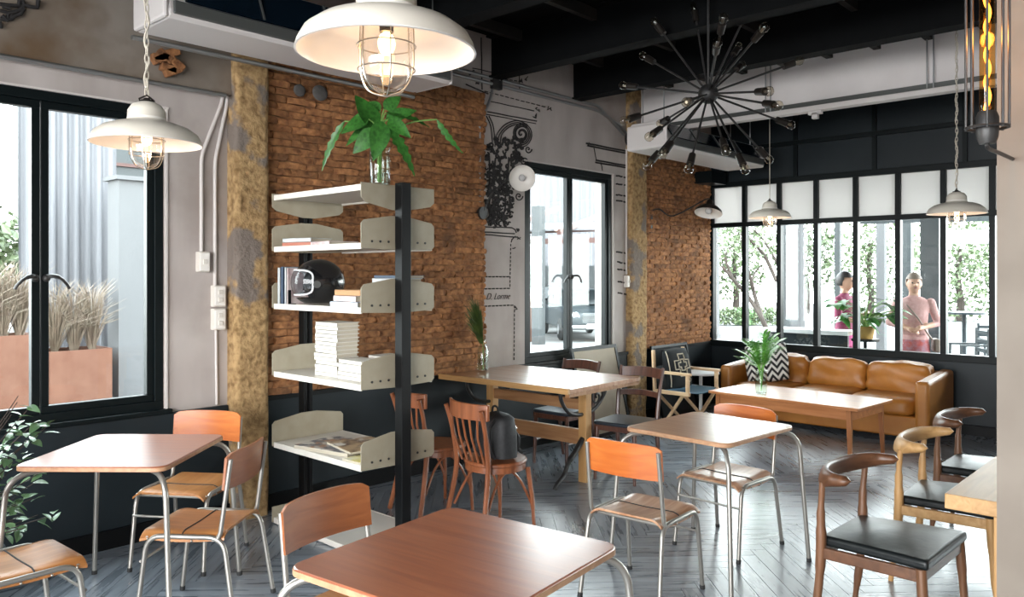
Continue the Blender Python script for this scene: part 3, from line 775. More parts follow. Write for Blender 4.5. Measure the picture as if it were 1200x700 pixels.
# ================================================================== CEILING AIR UNITS, CONDUITS, SWITCHES
def ac_unit(label, u0, u1, vf, zb, dep=.47, hh=.30):
    t = thing('air_unit', label, 'air conditioner', ((u0+u1)/2, vf+dep/2, zb), 0, 'ceiling hung air units')
    L = u1-u0; h = dep/2
    prof = [(-h, .02), (-h+.03, 0), (h, 0), (h, hh*.75), (h-.05, hh), (-h+.12, hh), (-h+.02, .09)]
    M().prism(prof, -L/2, L/2, fn=lambda q: (q.z, q.x, q.y)).build('casing', 'acwhite', t, smooth=False, bevel=.012)
    M().slab(lambda i, j: Vector((-L/2+.09+(L-.18)*i, -h+.012+.095*j, .10+(hh-.12)*j)), 1, 1, (0, -.012, .006)).build('intake_grille', 'acdark', t, smooth=False)
    for k in range(5):
        M().slab(lambda i, j: Vector((-L/2+.09+(L-.18)*(k/4)-.006+.012*i, -h-.002+.095*j, .108+(hh-.12)*j)), 1, 1, (0, -.006, .003)).build('grille_rib', 'acgrey', t, smooth=False)
    M().bar((-L/2+.02, -h-.006, .055), (L/2-.02, -h-.006, .055), .022, .07).build('louver', 'acgrey', t, smooth=False, bevel=.006)
    for s in (-1, 1): M().box((s*(L/2+.012), 0, hh*.45), (.03, dep*.96, hh*.9)).build('end_cap', 'acwhite', t, smooth=False, bevel=.02)
    for s in (-1, 1):
        for q in (-.12, .12): M().cyl((s*(L/2-.1), q, hh-.01), (s*(L/2-.1), q, 3.74-zb), .006, n=6).build('hanger_rod', 'conduit', t)
    return t
ac_unit('white ceiling air unit hanging in front of the near brick panel', 1.82, 3.84, 4.16, 2.985, .42, .34)
ac_unit('white ceiling air unit hanging near the far end of the room', 6.45, 8.45, 3.98, 2.83, .47, .26)

def pipe(label, pts, r=.011, m_='conduit', fl=.06):
    o = M().tube(fillet(pts, fl, 5), r, 10).build('conduit', m_); return tag(o, label, 'pipe', 'wall conduits')
VW = V1-.012
pipe('steel conduit running along the bottom of the concrete beam over the left window', [(U0+.1, V1-.075, 2.79), (2.50, V1-.075, 2.79)], .014)
pipe('steel conduit slung below the near air unit', [(1.80, 4.60, 2.96), (3.86, 4.60, 2.96)], .014)
a = [PV(x, y, VW) for x, y in ((262, 66), (261, 118), (236, 182), (236, 298))]
pipe('left of two painted conduits dropping beside the left window', a, .012, 'paintpipe')
a = [PV(x, y, VW) for x, y in ((268, 66), (266, 122), (252, 188), (252, 336))]
pipe('right of two painted conduits dropping beside the left window', a, .012, 'paintpipe')
a = [PV(253, 382, VW), PV(254, 474, VW)]
pipe('short painted conduit below the double switch boxes', a, .009, 'paintpipe')
box_ = PV(581, 97, VW)
for k, zz in ((0, 0), (1, -.05)):
    pipe(('upper' if k == 0 else 'lower')+' steel conduit running along the mural wall below the ceiling',
         [(4.0, VW-.01, 3.375+zz), (6.62, VW-.01, 3.375+zz), PV(722+k*5, 148, VW), PV(733+k*5, 160, VW)], .015)
pipe('steel conduit dropping beside the mural to a black box', [PV(577, 105, VW), PV(574, 118, VW), PV(562, 142, VW), PV(562, 248, VW)], .013)
pipe('painted conduit dropping to the switch beside the far window', [PV(734, 175, VW), PV(734, 322, VW)], .012, 'paintpipe')
pipe('front ceiling conduit bending down to the mural wall', [PV(583, 95, VW)+Vector((0, -.02, 0)), (5.14, 4.90, 3.55), (5.16, 4.55, 3.585), (5.16, -.5, 3.585)], .016, fl=.22)
pipe('rear ceiling conduit running across beside the first', [(5.30, 4.80, 3.585), (5.30, -.5, 3.585)], .014)
o = M().box(box_, (.12, .06, .12)).build('junction_box', 'iron', bevel=.006); tag(o, 'dark square junction box where conduits meet above the mural', 'box')
o = M().ball(PV(741, 163, 4.82), .10, 18, 12, (1, .75, 1)).build('speaker', 'iron')
q_ = PV(741, 163, 4.82)
sp = tag(o, 'round black speaker high up near the far column', 'speaker')
M().cyl(q_+Vector((0, .05, 0)), (q_.x, 4.87, q_.z), .03).build('mount', 'iron', sp)
M().lathe([(.085, 0), (.07, .012), (.001, .016)], 20, q_+Vector((-.03, -.06, 0)), R=Vector((-.4, -.8, -.2)).to_track_quat('Z', 'Y').to_matrix()).build('speaker_mesh', 'acgrey', sp)
def switchbox(label, c, w=.07, h=.12, two=False):
    t = thing('switch_box', label, 'switch', c, 0, 'wall switches')
    M().box((0, -.02, 0), (w, .05, h)).build('back_box', 'switch', t, smooth=False, bevel=.006)
    M().box((0, -.047, 0), (w*.86, .008, h*.88)).build('face_plate', 'enamel', t, smooth=False, bevel=.003)
    for k in ((-1, 1) if two else (0,)): M().box((0, -.054, k*.025), (w*.35, .010, .03)).build('rocker', 'switch', t, smooth=False, bevel=.003)
sw = PV(236, 307, V1); switchbox('single switch box at the end of the left painted conduit', sw, .075, .13)
sw = PV(254, 347, V1); switchbox('upper of two stacked switch boxes beside the tan column', sw, .085, .14, True)
sw = PV(254, 374, V1); switchbox('lower of two stacked switch boxes beside the tan column', sw, .085, .14, True)
sw = PV(733, 330, V1); switchbox('small switch box below the conduit by the far window', sw, .07, .13)

# ================================================================== STEEL SHELF WITH BOOKS
SU, SVN, SVF = 2.97, 3.68, 4.63      # depth axis along x, near and far plates
SH = [2.135, 1.80, 1.43, .99, .53, .04]
shelf = thing('steel_shelf', 'tall open steel shelf with black posts and greige end plates', 'shelf', (SU, (SVN+SVF)/2, 0))
yc = (SVN+SVF)/2; half = (SVF-SVN)/2; DEP = .275
for s in (-1, 1):
    p = M().prism([(-.034, -.034), (.034, -.034), (.034, .034), (.010, .034), (.010, .02), (-.010, .02), (-.010, .034), (-.034, .034)], 0, 2.16, fn=lambda q: (q.x+(0 if s < 0 else .0), s*(half+.042)+q.y*-s, q.z))
    p.build('post', 'black', shelf, smooth=False, bevel=.004)
def plate(y, z, up, s):
    pts = [(-DEP, -.025), (-DEP, .115), (-DEP+.02, .135), (-.06, .165), (.06, .165), (DEP-.02, .135), (DEP, .115), (DEP, -.01), (DEP-.02, -.028), (.06, -.035), (-.06, -.035), (-DEP+.015, -.028)]
    if z is None: pts = [(-DEP, -.03), (-DEP, .07), (DEP, .07), (DEP, -.03)]; z = 0
    if up < 0: pts = [(-DEP, .012), (DEP, .012), (DEP, -.075), (DEP-.03, -.10), (.05, -.135), (-.05, -.135), (-DEP+.03, -.10), (-DEP, -.075)]
    return M().prism(pts, -.003, .003, fn=lambda q: (q.x, y+q.z, z+q.y))
for i, z in enumerate(SH):
    b = M().box((0, 0, -.011), (2*DEP-.02, 2*half, .022)).build('shelf_board', 'shelfwhite', shelf, smooth=False, bevel=.003)
    b.location.z = z
    M().box((-DEP+.012, 0, -.016), (.012, 2*half-.01, .036)).build('front_lip', 'shelfwhite', b, smooth=False, bevel=.003)
    M().box((DEP-.012, 0, -.016), (.012, 2*half-.01, .036)).build('rear_lip', 'shelfwhite', b, smooth=False, bevel=.003)
    for s in (-1, 1):
        plate(s*(half+.004), None if i == 5 else 0, -1 if i == 0 else 1, s).build('end_plate', 'shelfgrey', b, smooth=False, bevel=.002)
        if i:
            for q in (-.2, -.14, -.08, .08, .14, .2):
                M().cyl((q, s*(half+.006), .012), (q, s*(half+.011), .012), .007, n=8).build('rivet', 'iron', b)
def book(label, loc, L, Wd, th, rz, cover='bookwhite', pages='paper', upright=0, group='books on the steel shelf', cat='book'):
    # lying flat: length along x, spine at -y; upright: stands on its lower edge
    t = thing('book', label, cat, loc, rz, group)
    R = RX(PI/2) if upright else Matrix.Identity(3)
    dz = Wd/2 if upright else 0
    def put(m): return m.xf(R, (0, 0, dz))
    c = M().box((0, 0, .0014), (L, Wd, .0028)).box((0, 0, th-.0014), (L, Wd, .0028)).box((-L/2+.0014, 0, th/2), (.0028, Wd, th))
    put(c).build('cover', cover, t, smooth=False)
    put(M().box((.0, 0, th/2), (L-.012, Wd-.014, th-.0062))).build('page_block', pages, t, smooth=False)
    return t
rb = random.Random(11)
# second board from the top: lying books
p = Vector((2.83, 4.42, 0)); zz = SH[1]+.001
book('reddish book lying on the second shelf board, under a grey one', (2.83, p.y+.0, zz), .20, .27, .024, D(8), 'bookred')
book('grey printed book lying on top of the reddish book', (2.83, p.y+.01, zz+.025), .19, .25, .026, D(12), 'bookgrey')
p2 = PZ(377, 276, SH[1])
book('white book with dark print lying beside the reddish book', (2.83, p.y-.29, zz), .20, .24, .022, D(-6), 'bookpink')
# third board: upright books, helmet, stack
z3 = SH[2]+.001
for k, (y, th, cov, hgt, lab) in enumerate(((4.585, .030, 'bookgrey', .235, 'light grey book standing at the left end of the third shelf board'), (4.545, .034, 'bookblue', .24, 'dark blue book standing between grey books on the third board'),
                                   (4.505, .022, 'bookgrey', .235, 'pale slim book standing beside the dark blue one'), (4.478, .018, 'bookpink', .23, 'narrow pinkish book standing nearest the helmet'))):
    t = thing('book', lab, 'book', (2.80, y, z3), 0, 'upright books on the third shelf board')
    M().box((0, th/2-.0012, hgt/2), (.17, .0024, hgt)).box((0, -th/2+.0012, hgt/2), (.17, .0024, hgt)).box((-.0838, 0, hgt/2), (.0024, th, hgt)).build('cover', cov, t, smooth=False)
    M().box((.001, 0, hgt/2), (.16, th-.005, hgt-.01)).build('page_block', 'paper', t, smooth=False)
o = M().box((0, 0, 0), (.02, .006, .09)).box((0, -.03, -.0425), (.02, .06, .005)).build('bookend', 'black', loc=(2.705, 4.44, z3+.046)); tag(o, 'small black bookend at the foot of the upright books', 'bookend')
sk = PZ(403, 357, SH[2])
stack3 = (('ice_blue', 'bookice', .030, 'glossy ice-blue book at the bottom of the stack by the helmet'), ('pink', 'bookpink', .034, 'pink printed book in the stack by the helmet'), ('kraft', 'bookbrown', .034, 'kraft brown book on top of the stack by the helmet'))
z = z3
for k, (n_, cov, th, lab) in enumerate(stack3):
    book(lab, (2.80+.012*k, 3.86, z), .19, .26-.012*k, th, D((2, -4, 3)[k]), cov); z += th+.0008
book('thick white book lying at the back edge of the third board', (3.09, 3.84, z3), .19, .25, .09, D(-3), 'bookwhite')
book('pale grey book lying on the thick white book at the back of the third board', (3.09, 3.84, z3+.0908), .19, .25, .075, D(2), 'bookgrey')
book('thin dark book topping the pile at the back of the third board', (3.10, 3.83, z3+.1665), .20, .24, .018, D(6), 'bookblue')
# helmet
hc = Vector((2.83, 4.30, z3+.125))
t = thing('motorcycle_helmet', 'glossy black motorcycle helmet with clear visor on the shelf', 'helmet', (hc.x, hc.y, z3), D(158)); t.scale = (1.16, 1.16, 1.12)
bmv = M(); n_, m_ = 32, 20; vs, fs = [], []
for i in range(m_+1):
    b = PI*.86*i/m_
    for j in range(n_):
        a = 2*PI*j/n_; q = Vector((.142*math.sin(b)*math.cos(a), .118*math.sin(b)*math.sin(a), .130*math.cos(b)))
        if q.z < -.03 and q.x > .05: q.x += .018
        vs.append(q+Vector((0, 0, .126)))
for i in range(m_):
    for j in range(n_):
        a = 2*PI*(j+.5)/n_; a = a-2*PI if a > PI else a; b = PI*.86*(i+.5)/m_
        if abs(a) < 1.15 and 1.08 < b < 2.25: continue
        fs.append((i*n_+j, (i+1)*n_+j, (i+1)*n_+(j+1) % n_, i*n_+(j+1) % n_))
bmv.add(vs, fs).build('shell', 'helmet', t, angle=70)
M().ball((-.01, 0, .118), .098, 18, 12, (1, .9, 1.0)).build('lining', 'cloth_black', t)
def vz(i, j):
    a = -1.2+2.4*i; b = 1.05+1.05*j; return Vector((.152*math.sin(b)*math.cos(a), .126*math.sin(b)*math.sin(a), .137*math.cos(b)+.126))
v_ = M().grid(vz, 18, 6).build('visor', 'clear', t, angle=80)
M().tube([vz(.5+.5*math.copysign(abs(math.cos(q))**.45, math.cos(q)), .5+.5*math.copysign(abs(math.sin(q))**.45, math.sin(q))) for q in [2*PI*k/60 for k in range(60)]], .005, 6, closed=True).build('visor_rim', 'visor_trim', v_)
for s in (-1, 1): M().cyl((.035, s*.112, .115), (.035, s*.127, .115), .02, n=16).build('visor_pivot', 'acgrey', t)
# fourth board: three stacks of white paperbacks
z4 = SH[3]+.001
def stack(n, x, y, name, L=.165, Wd=.235, th=.0215, z=z4):
    for k in range(n):
        nm = ('topmost' if k == n-1 else ORD[k] if k == 0 else ORD[k]+' from the bottom')
        book('white paperback, %s of the %s stack' % (nm, name), (x+rb.uniform(-.004, .004), y+rb.uniform(-.005, .005), z+k*(th+.0004)), L, Wd, th, PI/2*0+rb.uniform(-.03, .03), 'bookwhite', group='white paperbacks on the fourth shelf board')
pa = PZ(402, 436, z4); stack(14, 2.87, 4.16, 'tall left', th=.0235)
stack(5, 2.86, 3.90, 'short front', th=.0235)
stack(6, 3.06, 3.86, 'right-hand rear')
# fifth board: magazines
z5 = SH[4]+.001
def magazine(label, c, L, Wd, rz, m1, th=.012):
    t = thing('magazine', label, 'magazine', c, rz, 'magazines on the fifth shelf board')
    M().box((0, 0, th/2), (L, Wd, th)).build('page_block', 'paper', t, smooth=False)
    M().box((0, 0, th+.0006), (L, Wd, .0012)).build('cover', m1, t, smooth=False)
magazine('yellow magazine lying at the near end of the fifth shelf board', (2.83, 3.79, z5), .24, .17, D(3), 'magC')
magazine('thick stack-bottom magazine with dark photo cover on the fifth board', (2.90, 4.17, z5), .34, .46, D(10), 'magA', .022)
magazine('brown photo magazine lying on top of the dark one', (2.95, 4.02, z5+.0245), .30, .36, D(-12), 'magB', .012)
magazine('white-edged magazine sticking out at the rear of the fifth board', (3.12, 3.79, z5), .15, .17, D(8), 'bookpink', .03)

# ---- leaves
def leaf_mesh(name, L, Wd, m_, curl=.25, fold=.15, lobes=0, nx=10):
    def fn(i, j):
        w = Wd*.5*math.sin(PI*min(1, i**.75))**.8*(1-.25*i)
        if lobes: w *= 1-.45*abs(math.sin(i*PI*lobes))**3*(i < .95)
        s = (j-.5)*2
        return Vector((L*i, s*w, -curl*L*i*i-fold*abs(s)*w*-1+0))
    return M().grid(fn, nx*(2 if lobes else 1), 4).mesh(name, m_, angle=80)
def vase(label, loc, h, r, neck, cat='vase', wl=.45):
    t = thing('glass_vase', label, cat, loc)
    M().lathe([(.001, .004), (r*.92, .004), (r, .012), (r, h*.62), (neck, h*.82), (neck, h*.97), (neck*1.08, h), (neck*.98, h), (neck*.9, h*.82), (r-.004, h*.6), (r-.004, .014), (.001, .012)], 24).build('glass_body', 'vase', t, angle=70)
    M().lathe([(.001, .014), (r-.006, .015), (r-.006, h*wl), (.001, h*wl)], 20).build('water', 'water', t, angle=70)
    return t
# big-leaf arrangement on top of the shelf
vt = Vector((2.92, 3.745, SH[0]+.001))
vp = PZ(449, 217, SH[0]); vt = Vector((vp.x+.02, vp.y+.06, SH[0]+.001))
v1 = vase('clear glass vase on top of the steel shelf', vt, .22, .062, .060)
t = thing('leaf_arrangement', 'large glossy green philodendron leaves in the vase on the shelf', 'plant', vt+Vector((0, 0, .02)))
dv = CA*vt.x+SA*vt.y
def at_px(x, y, dd=0): return PD(x, y, dv+dd)-vt-Vector((0, 0, .02))
biglf = leaf_mesh('leaf', 1, .56, 'leaf1', .18, .2); split = leaf_mesh('leaf', 1, .42, 'leaf1', .30, .12, lobes=6)
rootp = Vector((0, 0, .26))
for (x0, y0, x1, y1, dd, w, me) in ((440, 150, 420, 108, -.05, 1.3, biglf), (432, 140, 398, 152, -.1, 1.2, biglf), (442, 152, 414, 178, -.12, 1.1, biglf), (404, 142, 368, 196, .0, .45, split), (455, 150, 492, 196, -.12, .75, split),
                                    (452, 132, 505, 136, .05, .85, split), (512, 140, 538, 184, .1, .5, split), (450, 128, 470, 112, .05, 1.2, biglf), (455, 140, 480, 158, -.15, .9, biglf), (446, 130, 425, 118, .1, 1.1, biglf), (438, 146, 402, 166, -.05, 1.0, biglf), (448, 142, 440, 186, -.16, 1.0, biglf), (452, 140, 488, 126, .05, .9, biglf), (440, 134, 408, 136, .1, .9, biglf)):
    a, b = at_px(x0, y0, dd*.5), at_px(x1, y1, dd); d_ = b-a; L = d_.length
    xx = d_.normalized(); nn = Vector((-.6*CA, -.6*SA, .55+.25*math.sin(x1)))+RGT*.5*math.sin(y1*1.7); zz_ = (nn-xx*nn.dot(xx)).normalized(); yy = zz_.cross(xx)
    R = Matrix((xx, yy, zz_)).transposed().to_euler()
    lf = inst('leaf', me, t, a, R, (L, L*w, L))
    if y0 > 125:
        M().tube(spline([(random.uniform(-.01, .01), random.uniform(-.01, .01), .0), Vector((random.uniform(-.015, .015), random.uniform(-.015, .015), .25)), (rootp+a)/2+Vector((0, 0, .03)), a], 5), .0045, 6).build('stem', 'stem', t)

# ================================================================== LONG TRESTLE TABLE AND ITS CHAIRS
LU, LV = 4.90, 4.26; LL, LW = 1.34, .98
t = thing('trestle_table', 'long wooden trestle table with cast-iron legs standing out from the wall', 'table', (LU, LV, 0), D(2))
for k in range(5):
    M().box((-LW/2+(k+.5)*LW/5, 0, .772), (LW/5-.002, LL, .034)).build('top_plank', 'top_mid', t, smooth=False, bevel=.003)
M().box((0, -LL/2+.02, .742), (LW*.96, .04, .026)).build('end_rail', 'rail_wood', t, smooth=False)
M().box((-LW/2+.012, 0, .775), (.028, LL+.004, .042)).build('edge_strip', 'oak', t, smooth=False)
py_ = (-LL/2+.20, LL/2-.16)
for y in py_:
    M().box((0, y, .375), (.075, .075, .755)).build('post', 'oakz', t, smooth=False, bevel=.005)
    for s in (-1, 1):
        M().tube(spline([(s*.03, y, .34), (s*.13, y, .25), (s*.21, y, .19), (s*.27, y, .10), (s*.36, y, .045), (s*.385, y, .012)], 6), [.022]*12+[.018]*12+[.016]*7, 8).build('iron_foot', 'iron', t)
    M().tube(spline([(-.32, y, .75), (-.30, y, .66), (-.20, y, .56), (-.04, y, .53), (.12, y, .55), (.25, y, .64), (.32, y, .75)], 6), .015, 8).build('iron_bracket', 'iron', t)
    sp_ = [Vector((.16+.085*(1-k/26)*math.cos(k*.42), y, .645+.085*(1-k/26)*math.sin(k*.42))) for k in range(26)]
    M().tube(sp_, .009, 6).build('iron_scroll', 'iron', t)
M().box((0, (py_[0]+py_[1])/2, .60), (.04, py_[1]-py_[0], .085)).build('upper_stretcher', 'rail_wood', t, smooth=False, bevel=.004)
M().box((0, (py_[0]+py_[1])/2, .345), (.04, py_[1]-py_[0], .12)).build('lower_stretcher', 'rail_wood', t, smooth=False, bevel=.004)

def bentwood(label, loc, rz):
    t = thing('bentwood_chair', label, 'chair', loc, rz, 'bentwood chairs at the trestle table')
    pl = [(.21*math.cos(a)*(1.0 if math.cos(a) > 0 else .9), .205*math.sin(a)) for a in [2*PI*k/28 for k in range(28)]]
    M().prism(pl, .432, .458).build('seat', 'mahog', t, bevel=.008)
    M().prism([(x*.96, y*.96) for x, y in pl], .395, .432).build('seat_ring', 'mahog', t)
    for s in (-1, 1):
        M().tube(spline([(-.25, s*.205, 0), (-.205, s*.18, .22), (-.175, s*.165, .44), (-.205, s*.175, .66), (-.245, s*.185, .80)], 6), [.017]*8+[.018]*9+[.015]*8, 8).build('rear_post', 'mahog', t)
        M().tube(spline([(.185, s*.175, 0), (.175, s*.165, .2), (.155, s*.145, .40)], 6), [.012]*5+[.016]*8, 8).build('front_leg', 'mahog', t)
        M().tube(spline([(-.19, s*.172, .16), (-.10, s*.15, .32), (.0, s*.14, .395), (.09, s*.145, .33), (.172, s*.163, .17)], 6), .009, 8).build('side_arch', 'mahog', t)
    def tr(i, j):
        y = (i-.5)*.40; return Vector((-.268+.06*(2*i-1)**2, y, .735+.10*j))
    M().slab(tr, 14, 3, (.02, 0, 0)).build('top_rail', 'mahog', t, bevel=.005)
    for k in range(5):
        y = (k-2)*.058; M().tube([(-.165-.0, y, .45), (-.225, y*1.1, .62), (-.252+.05*(y/.2)**2, y*1.15, .75)], .0075, 6).build('spindle', 'mahog', t)
    return t
b0 = bentwood('bentwood chair with a black backpack on its seat, beside the steel shelf', (3.60, 3.50, 0), D(-8))
copy_tree(b0, 'bentwood chair half hidden behind the black shelf post', (3.64, 4.10, 0), D(-10))
# backpack
t = thing('backpack', 'black backpack sitting on the bentwood chair', 'bag', (3.60, 3.47, .459), D(-8))
def bp(i, j):
    a = 2*PI*i; b = j
    w = .135*(1-.25*max(0, b-.55)**1.2*2.2); d = .085*(1-.35*max(0, b-.5)*1.4)
    ca_, sa_ = math.cos(a), math.sin(a)
    sq = lambda q: math.copysign(abs(q)**.6, q)
    k = min(1, b/.06)**.5*min(1, (1-b)/.12)**.5
    return Vector((d*sq(ca_)*k, w*sq(sa_)*k, .30*b))
M().grid(bp, 24, 16).build('bag_body', 'cloth_black', t, angle=80)
M().ball((.10, 0, .10), .08, 14, 9, (.5, 1.25, 1.0)).build('front_pocket', 'cloth_black', t)
M().tube(spline([(-.02, -.03, .285), (-.02, -.02, .325), (-.02, .02, .325), (-.02, .03, .285)], 5), .007, 6).build('carry_handle', 'cloth_black', t)
for s in (-1, 1): M().tube(spline([(-.06, s*.05, .26), (-.115, s*.06, .2), (-.11, s*.07, .08), (-.08, s*.075, .02)], 5), .011, 6).build('shoulder_strap', 'cloth_black', t)
M().tube(spline([(.075, -.10, .19), (.115, 0, .205), (.075, .10, .19)], 6), .004, 6).build('zip', 'brass', t)

def rail_chair(label, loc, rz):
    t = thing('rail_back_chair', label, 'chair', loc, rz, 'dark rail-back chairs at the trestle table')
    M().prism(rrect(.40, .40, .05), .435, .465).build('seat_pad', 'bluepad', t, bevel=.012, seg=3)
    M().box((0, 0, .415), (.37, .37, .045)).build('seat_frame', 'darkwood', t, smooth=False, bevel=.004)
    for s in (-1, 1):
        M().tube(spline([(-.245, s*.185, 0), (-.195, s*.182, .25), (-.185, s*.18, .45), (-.215, s*.185, .66), (-.275, s*.19, .86)], 5), [.014]*5+[.018]*11+[.014]*5, 8).build('rear_post', 'darkwood', t)
        M().cyl((.185, s*.175, 0), (.17, s*.165, .42), .013, .019, n=10).build('front_leg', 'darkwood', t)
        M().cyl((-.20, s*.18, .20), (.175, s*.172, .20), .009, n=8).build('side_stretcher', 'darkwood', t)
    for z0, z1, x0 in ((.77, .85, -.262), (.62, .665, -.215)):
        def tr(i, j): return Vector((x0-.03*(1-(2*i-1)**2)-.2*(z1-z0)*j, (i-.5)*.37, z0+(z1-z0)*j+.012*(1-(2*i-1)**2)))
        M().slab(tr, 12, 2, (.016, 0, 0)).build('back_rail', 'darkwood', t, bevel=.004)
    return t
r0 = rail_chair('dark rail-back chair with blue-black pad at the free end of the trestle table', (5.23, 3.62, 0), D(186))
copy_tree(r0, 'dark rail-back chair tucked behind the trestle table near the far window', (5.30, 4.32, 0), D(182))
# vase with grass tuft at the wall end of the table
vl = Vector((4.80, 4.80, .79)); vp = PZ(567, 427, .79)
vl = PV(566, 424, 4.80); vl.z = .79
vase('slim glass bottle vase on the trestle table by the wall', vl, .30, .048, .02)
t = thing('grass_sprig', 'dark green feathery sprig standing in the bottle vase', 'plant', vl+Vector((0, 0, .015)))
M().tube(spline([(0, 0, 0), (.0, 0, .2), (-.02, .0, .35)], 5), .004, 6).build('stem', 'stem', t)
gr = M(); rg = random.Random(5)
for k in range(240):
    a0 = Vector((-.02+rg.uniform(-.01, .01), rg.uniform(-.015, .015), rg.uniform(.22, .38)))
    tip = a0+Vector((-.07+rg.uniform(-.07, .05), .02+rg.uniform(-.06, .06), rg.uniform(.10, .27)))
    gr.tube([a0, (a0+tip)/2+Vector((rg.uniform(-.01, .01), rg.uniform(-.01, .01), .01)), tip], [.003, .0025, .0008], 3)
o = gr.build('needle_tuft', 'leaf4', t); o['kind'] = 'stuff'

# framed boards leaning on the wall
def board(name, label, c0, c1, h, lean, m_fr, m_in, fw=.035):
    # bottom corners c0->c1 on the floor, leaning towards the wall
    c0, c1 = Vector(c0), Vector(c1); x = (c1-c0).normalized(); L = (c1-c0).length; n = Vector((-x.y, x.x, 0))
    up = (Vector((0, 0, 1))*math.cos(lean)+n*math.sin(lean)); R = Matrix((x, n, up)).transposed()
    nn = up.cross(x)
    t = thing(name, label, 'picture' if 'canvas' in name else 'board', (c0+c1)/2)
    def w(a, b, th, aa, bb): return (x*a+up*b+nn*th, (aa, .02, bb))
    Rm = Matrix((x, nn, up)).transposed()
    for a, b, aa, bb in ((0, fw/2, L, fw), (0, h-fw/2, L, fw), (-L/2+fw/2, h/2, fw, h-2*fw), (L/2-fw/2, h/2, fw, h-2*fw)):
        M().box(x*a+up*b, (aa, .025, bb), Rm).build('frame_bar', m_fr, t, smooth=False)
    M().box(x*0+up*h/2, (L-2*fw+.01, .010, h-2*fw+.01), Rm).build('panel', m_in, t, smooth=False)
    return t
board('framed_canvas', 'beige canvas in a black frame leaning below the far window', (6.06, 4.66, .012), (6.82, 4.66, .012), .90, .22, 'black', 'canvas')
board('black_board', 'plain black board leaning on the dado under the far brick panel', (7.53, 4.72, .012), (8.30, 4.72, .012), .82, .2, 'black', 'cushion', .03)

# ================================================================== DIRECTOR CHAIR
t = thing('director_chair', 'folding beech director chair with blue canvas seat', 'chair', (7.13, 4.20, 0), D(-92))
for s in (-1, 1):
    y = s*.27
    M().bar((-.21, y, .635), (.23, y, .635), .05, .026).build('armrest', 'pale_wood', t, smooth=False, bevel=.004)
    M().bar((-.20, y, .44), (.22, y, .44), .032, .04).build('seat_rail', 'pale_wood', t, smooth=False, bevel=.004)
    M().bar((.195, y, .44), (.195, y, .63), .03, .036).build('arm_post', 'pale_wood', t, smooth=False, bevel=.004)
    M().bar((-.19, y, .44), (-.21, y, .85), .028, .036).build('back_post', 'pale_wood', t, smooth=False, bevel=.004)
    M().bar((-.20, y, .015), (.22, y, .015), .03, .03).build('floor_rail', 'pale_wood', t, smooth=False, bevel=.004)
    for x in (-.15, .17):
        M().bar((x+s*.012, -y, .03), (x+s*.012, y, .425), .034, .02).build('cross_leg', 'pale_wood', t, smooth=False, bevel=.003)
M().slab(lambda i, j: Vector((-.19+.39*i, (j-.5)*.54, .462-.035*math.sin(PI*j))), 4, 12, (0, 0, -.006)).build('seat_canvas', 'bluecanvas', t, angle=70)
M().slab(lambda i, j: Vector((-.205-.03*math.sin(PI*j)-.02*i, (j-.5)*.55, .68+.16*i)), 3, 10, (.006, 0, 0)).build('back_canvas', 'cushion', t, angle=70)
def pillow(name, label, c, w, h, th, R, m_, cat='cushion', piping=None, group=None):
    t = thing(name, label, cat, c, 0, group); t.rotation_euler = R.to_euler()
    def f(sg):
        def fn(i, j):
            x, z = (i-.5)*2, (j-.5)*2
            e = max(0, (1-abs(x)**3.2))*max(0, (1-abs(z)**3.2))
            k = 1-.06*(1-abs(abs(x)-abs(z)))*max(abs(x), abs(z))**3
            return Vector((x*w/2*k, sg*th/2*e**.55, z*h/2*k+h/2))
        return fn
    m = M().grid(f(1), 20, 20); m.grid(f(-1), 20, 20)
    me = m.mesh('cover', m_, angle=80)
    bm = bmesh.new(); bm.from_mesh(me); bmesh.ops.remove_doubles(bm, verts=bm.verts, dist=1e-4); bmesh.ops.recalc_face_normals(bm, faces=bm.faces); bm.to_mesh(me); bm.free()
    inst('cover', me, t)
    return t
fz = Vector((math.cos(D(-92)), math.sin(D(-92)), 0)); sd = Vector((-fz.y, fz.x, 0))
Rp = Matrix((sd, -fz, (0, 0, 1))).transposed() @ RX(-.2)
pc = Vector((7.13, 4.20, .45))-fz*.06
pl = pillow('patterned_cushion', 'black cushion with pale line pattern on the director chair', pc, .44, .42, .14, Rp, 'cushion')
pm = M()
def pt(x, z, o=.0):
    e = max(0, (1-abs(x*2)**3.2))*max(0, (1-abs(z*2)**3.2)); return Vector((x*.44*.97, -(.07*e**.55+.004), z*.42*.97+.21))
def stroke(*pts): pm.tube([pt(*q) for q in pts], .0065, 5)
crs = [(-.12, .34), (.12, .34), (.12, .18), (.30, .18), (.30, -.04), (.14, -.04), (.14, -.22), (-.14, -.22), (-.14, -.04), (-.30, -.04), (-.30, .18), (-.12, .18), (-.12, .34)]
den = []
for a, b in zip(crs, crs[1:]):
    for k in range(4): den.append((a[0]+(b[0]-a[0])*k/4, a[1]+(b[1]-a[1])*k/4))
stroke(*den, crs[0]); stroke(*[(q[0]*.55, .06+(q[1]-.06)*.5) for q in den])
stroke(*[(-.45, z*.1-.45) for z in range(10)]); stroke(*[(.2+.1*math.cos(k*.6), -.34+.06*math.sin(k*.6)) for k in range(12)])
o = pm.build('line_pattern', 'canvas', pl)
# low white round table beside the sofa
t = thing('round_side_table', 'small white round side table between director chair and sofa', 'table', (7.79, 4.40, 0))
M().lathe([(.001, .55), (.195, .55), (.20, .545), (.20, .53), (.195, .525), (.001, .525)], 32).build('table_top', 'white', t)
M().cyl((0, 0, .03), (0, 0, .53), .02).build('column', 'white', t)
M().lathe([(.001, .03), (.03, .03), (.16, .012), (.165, 0), (.001, 0)], 28).build('base', 'white', t)

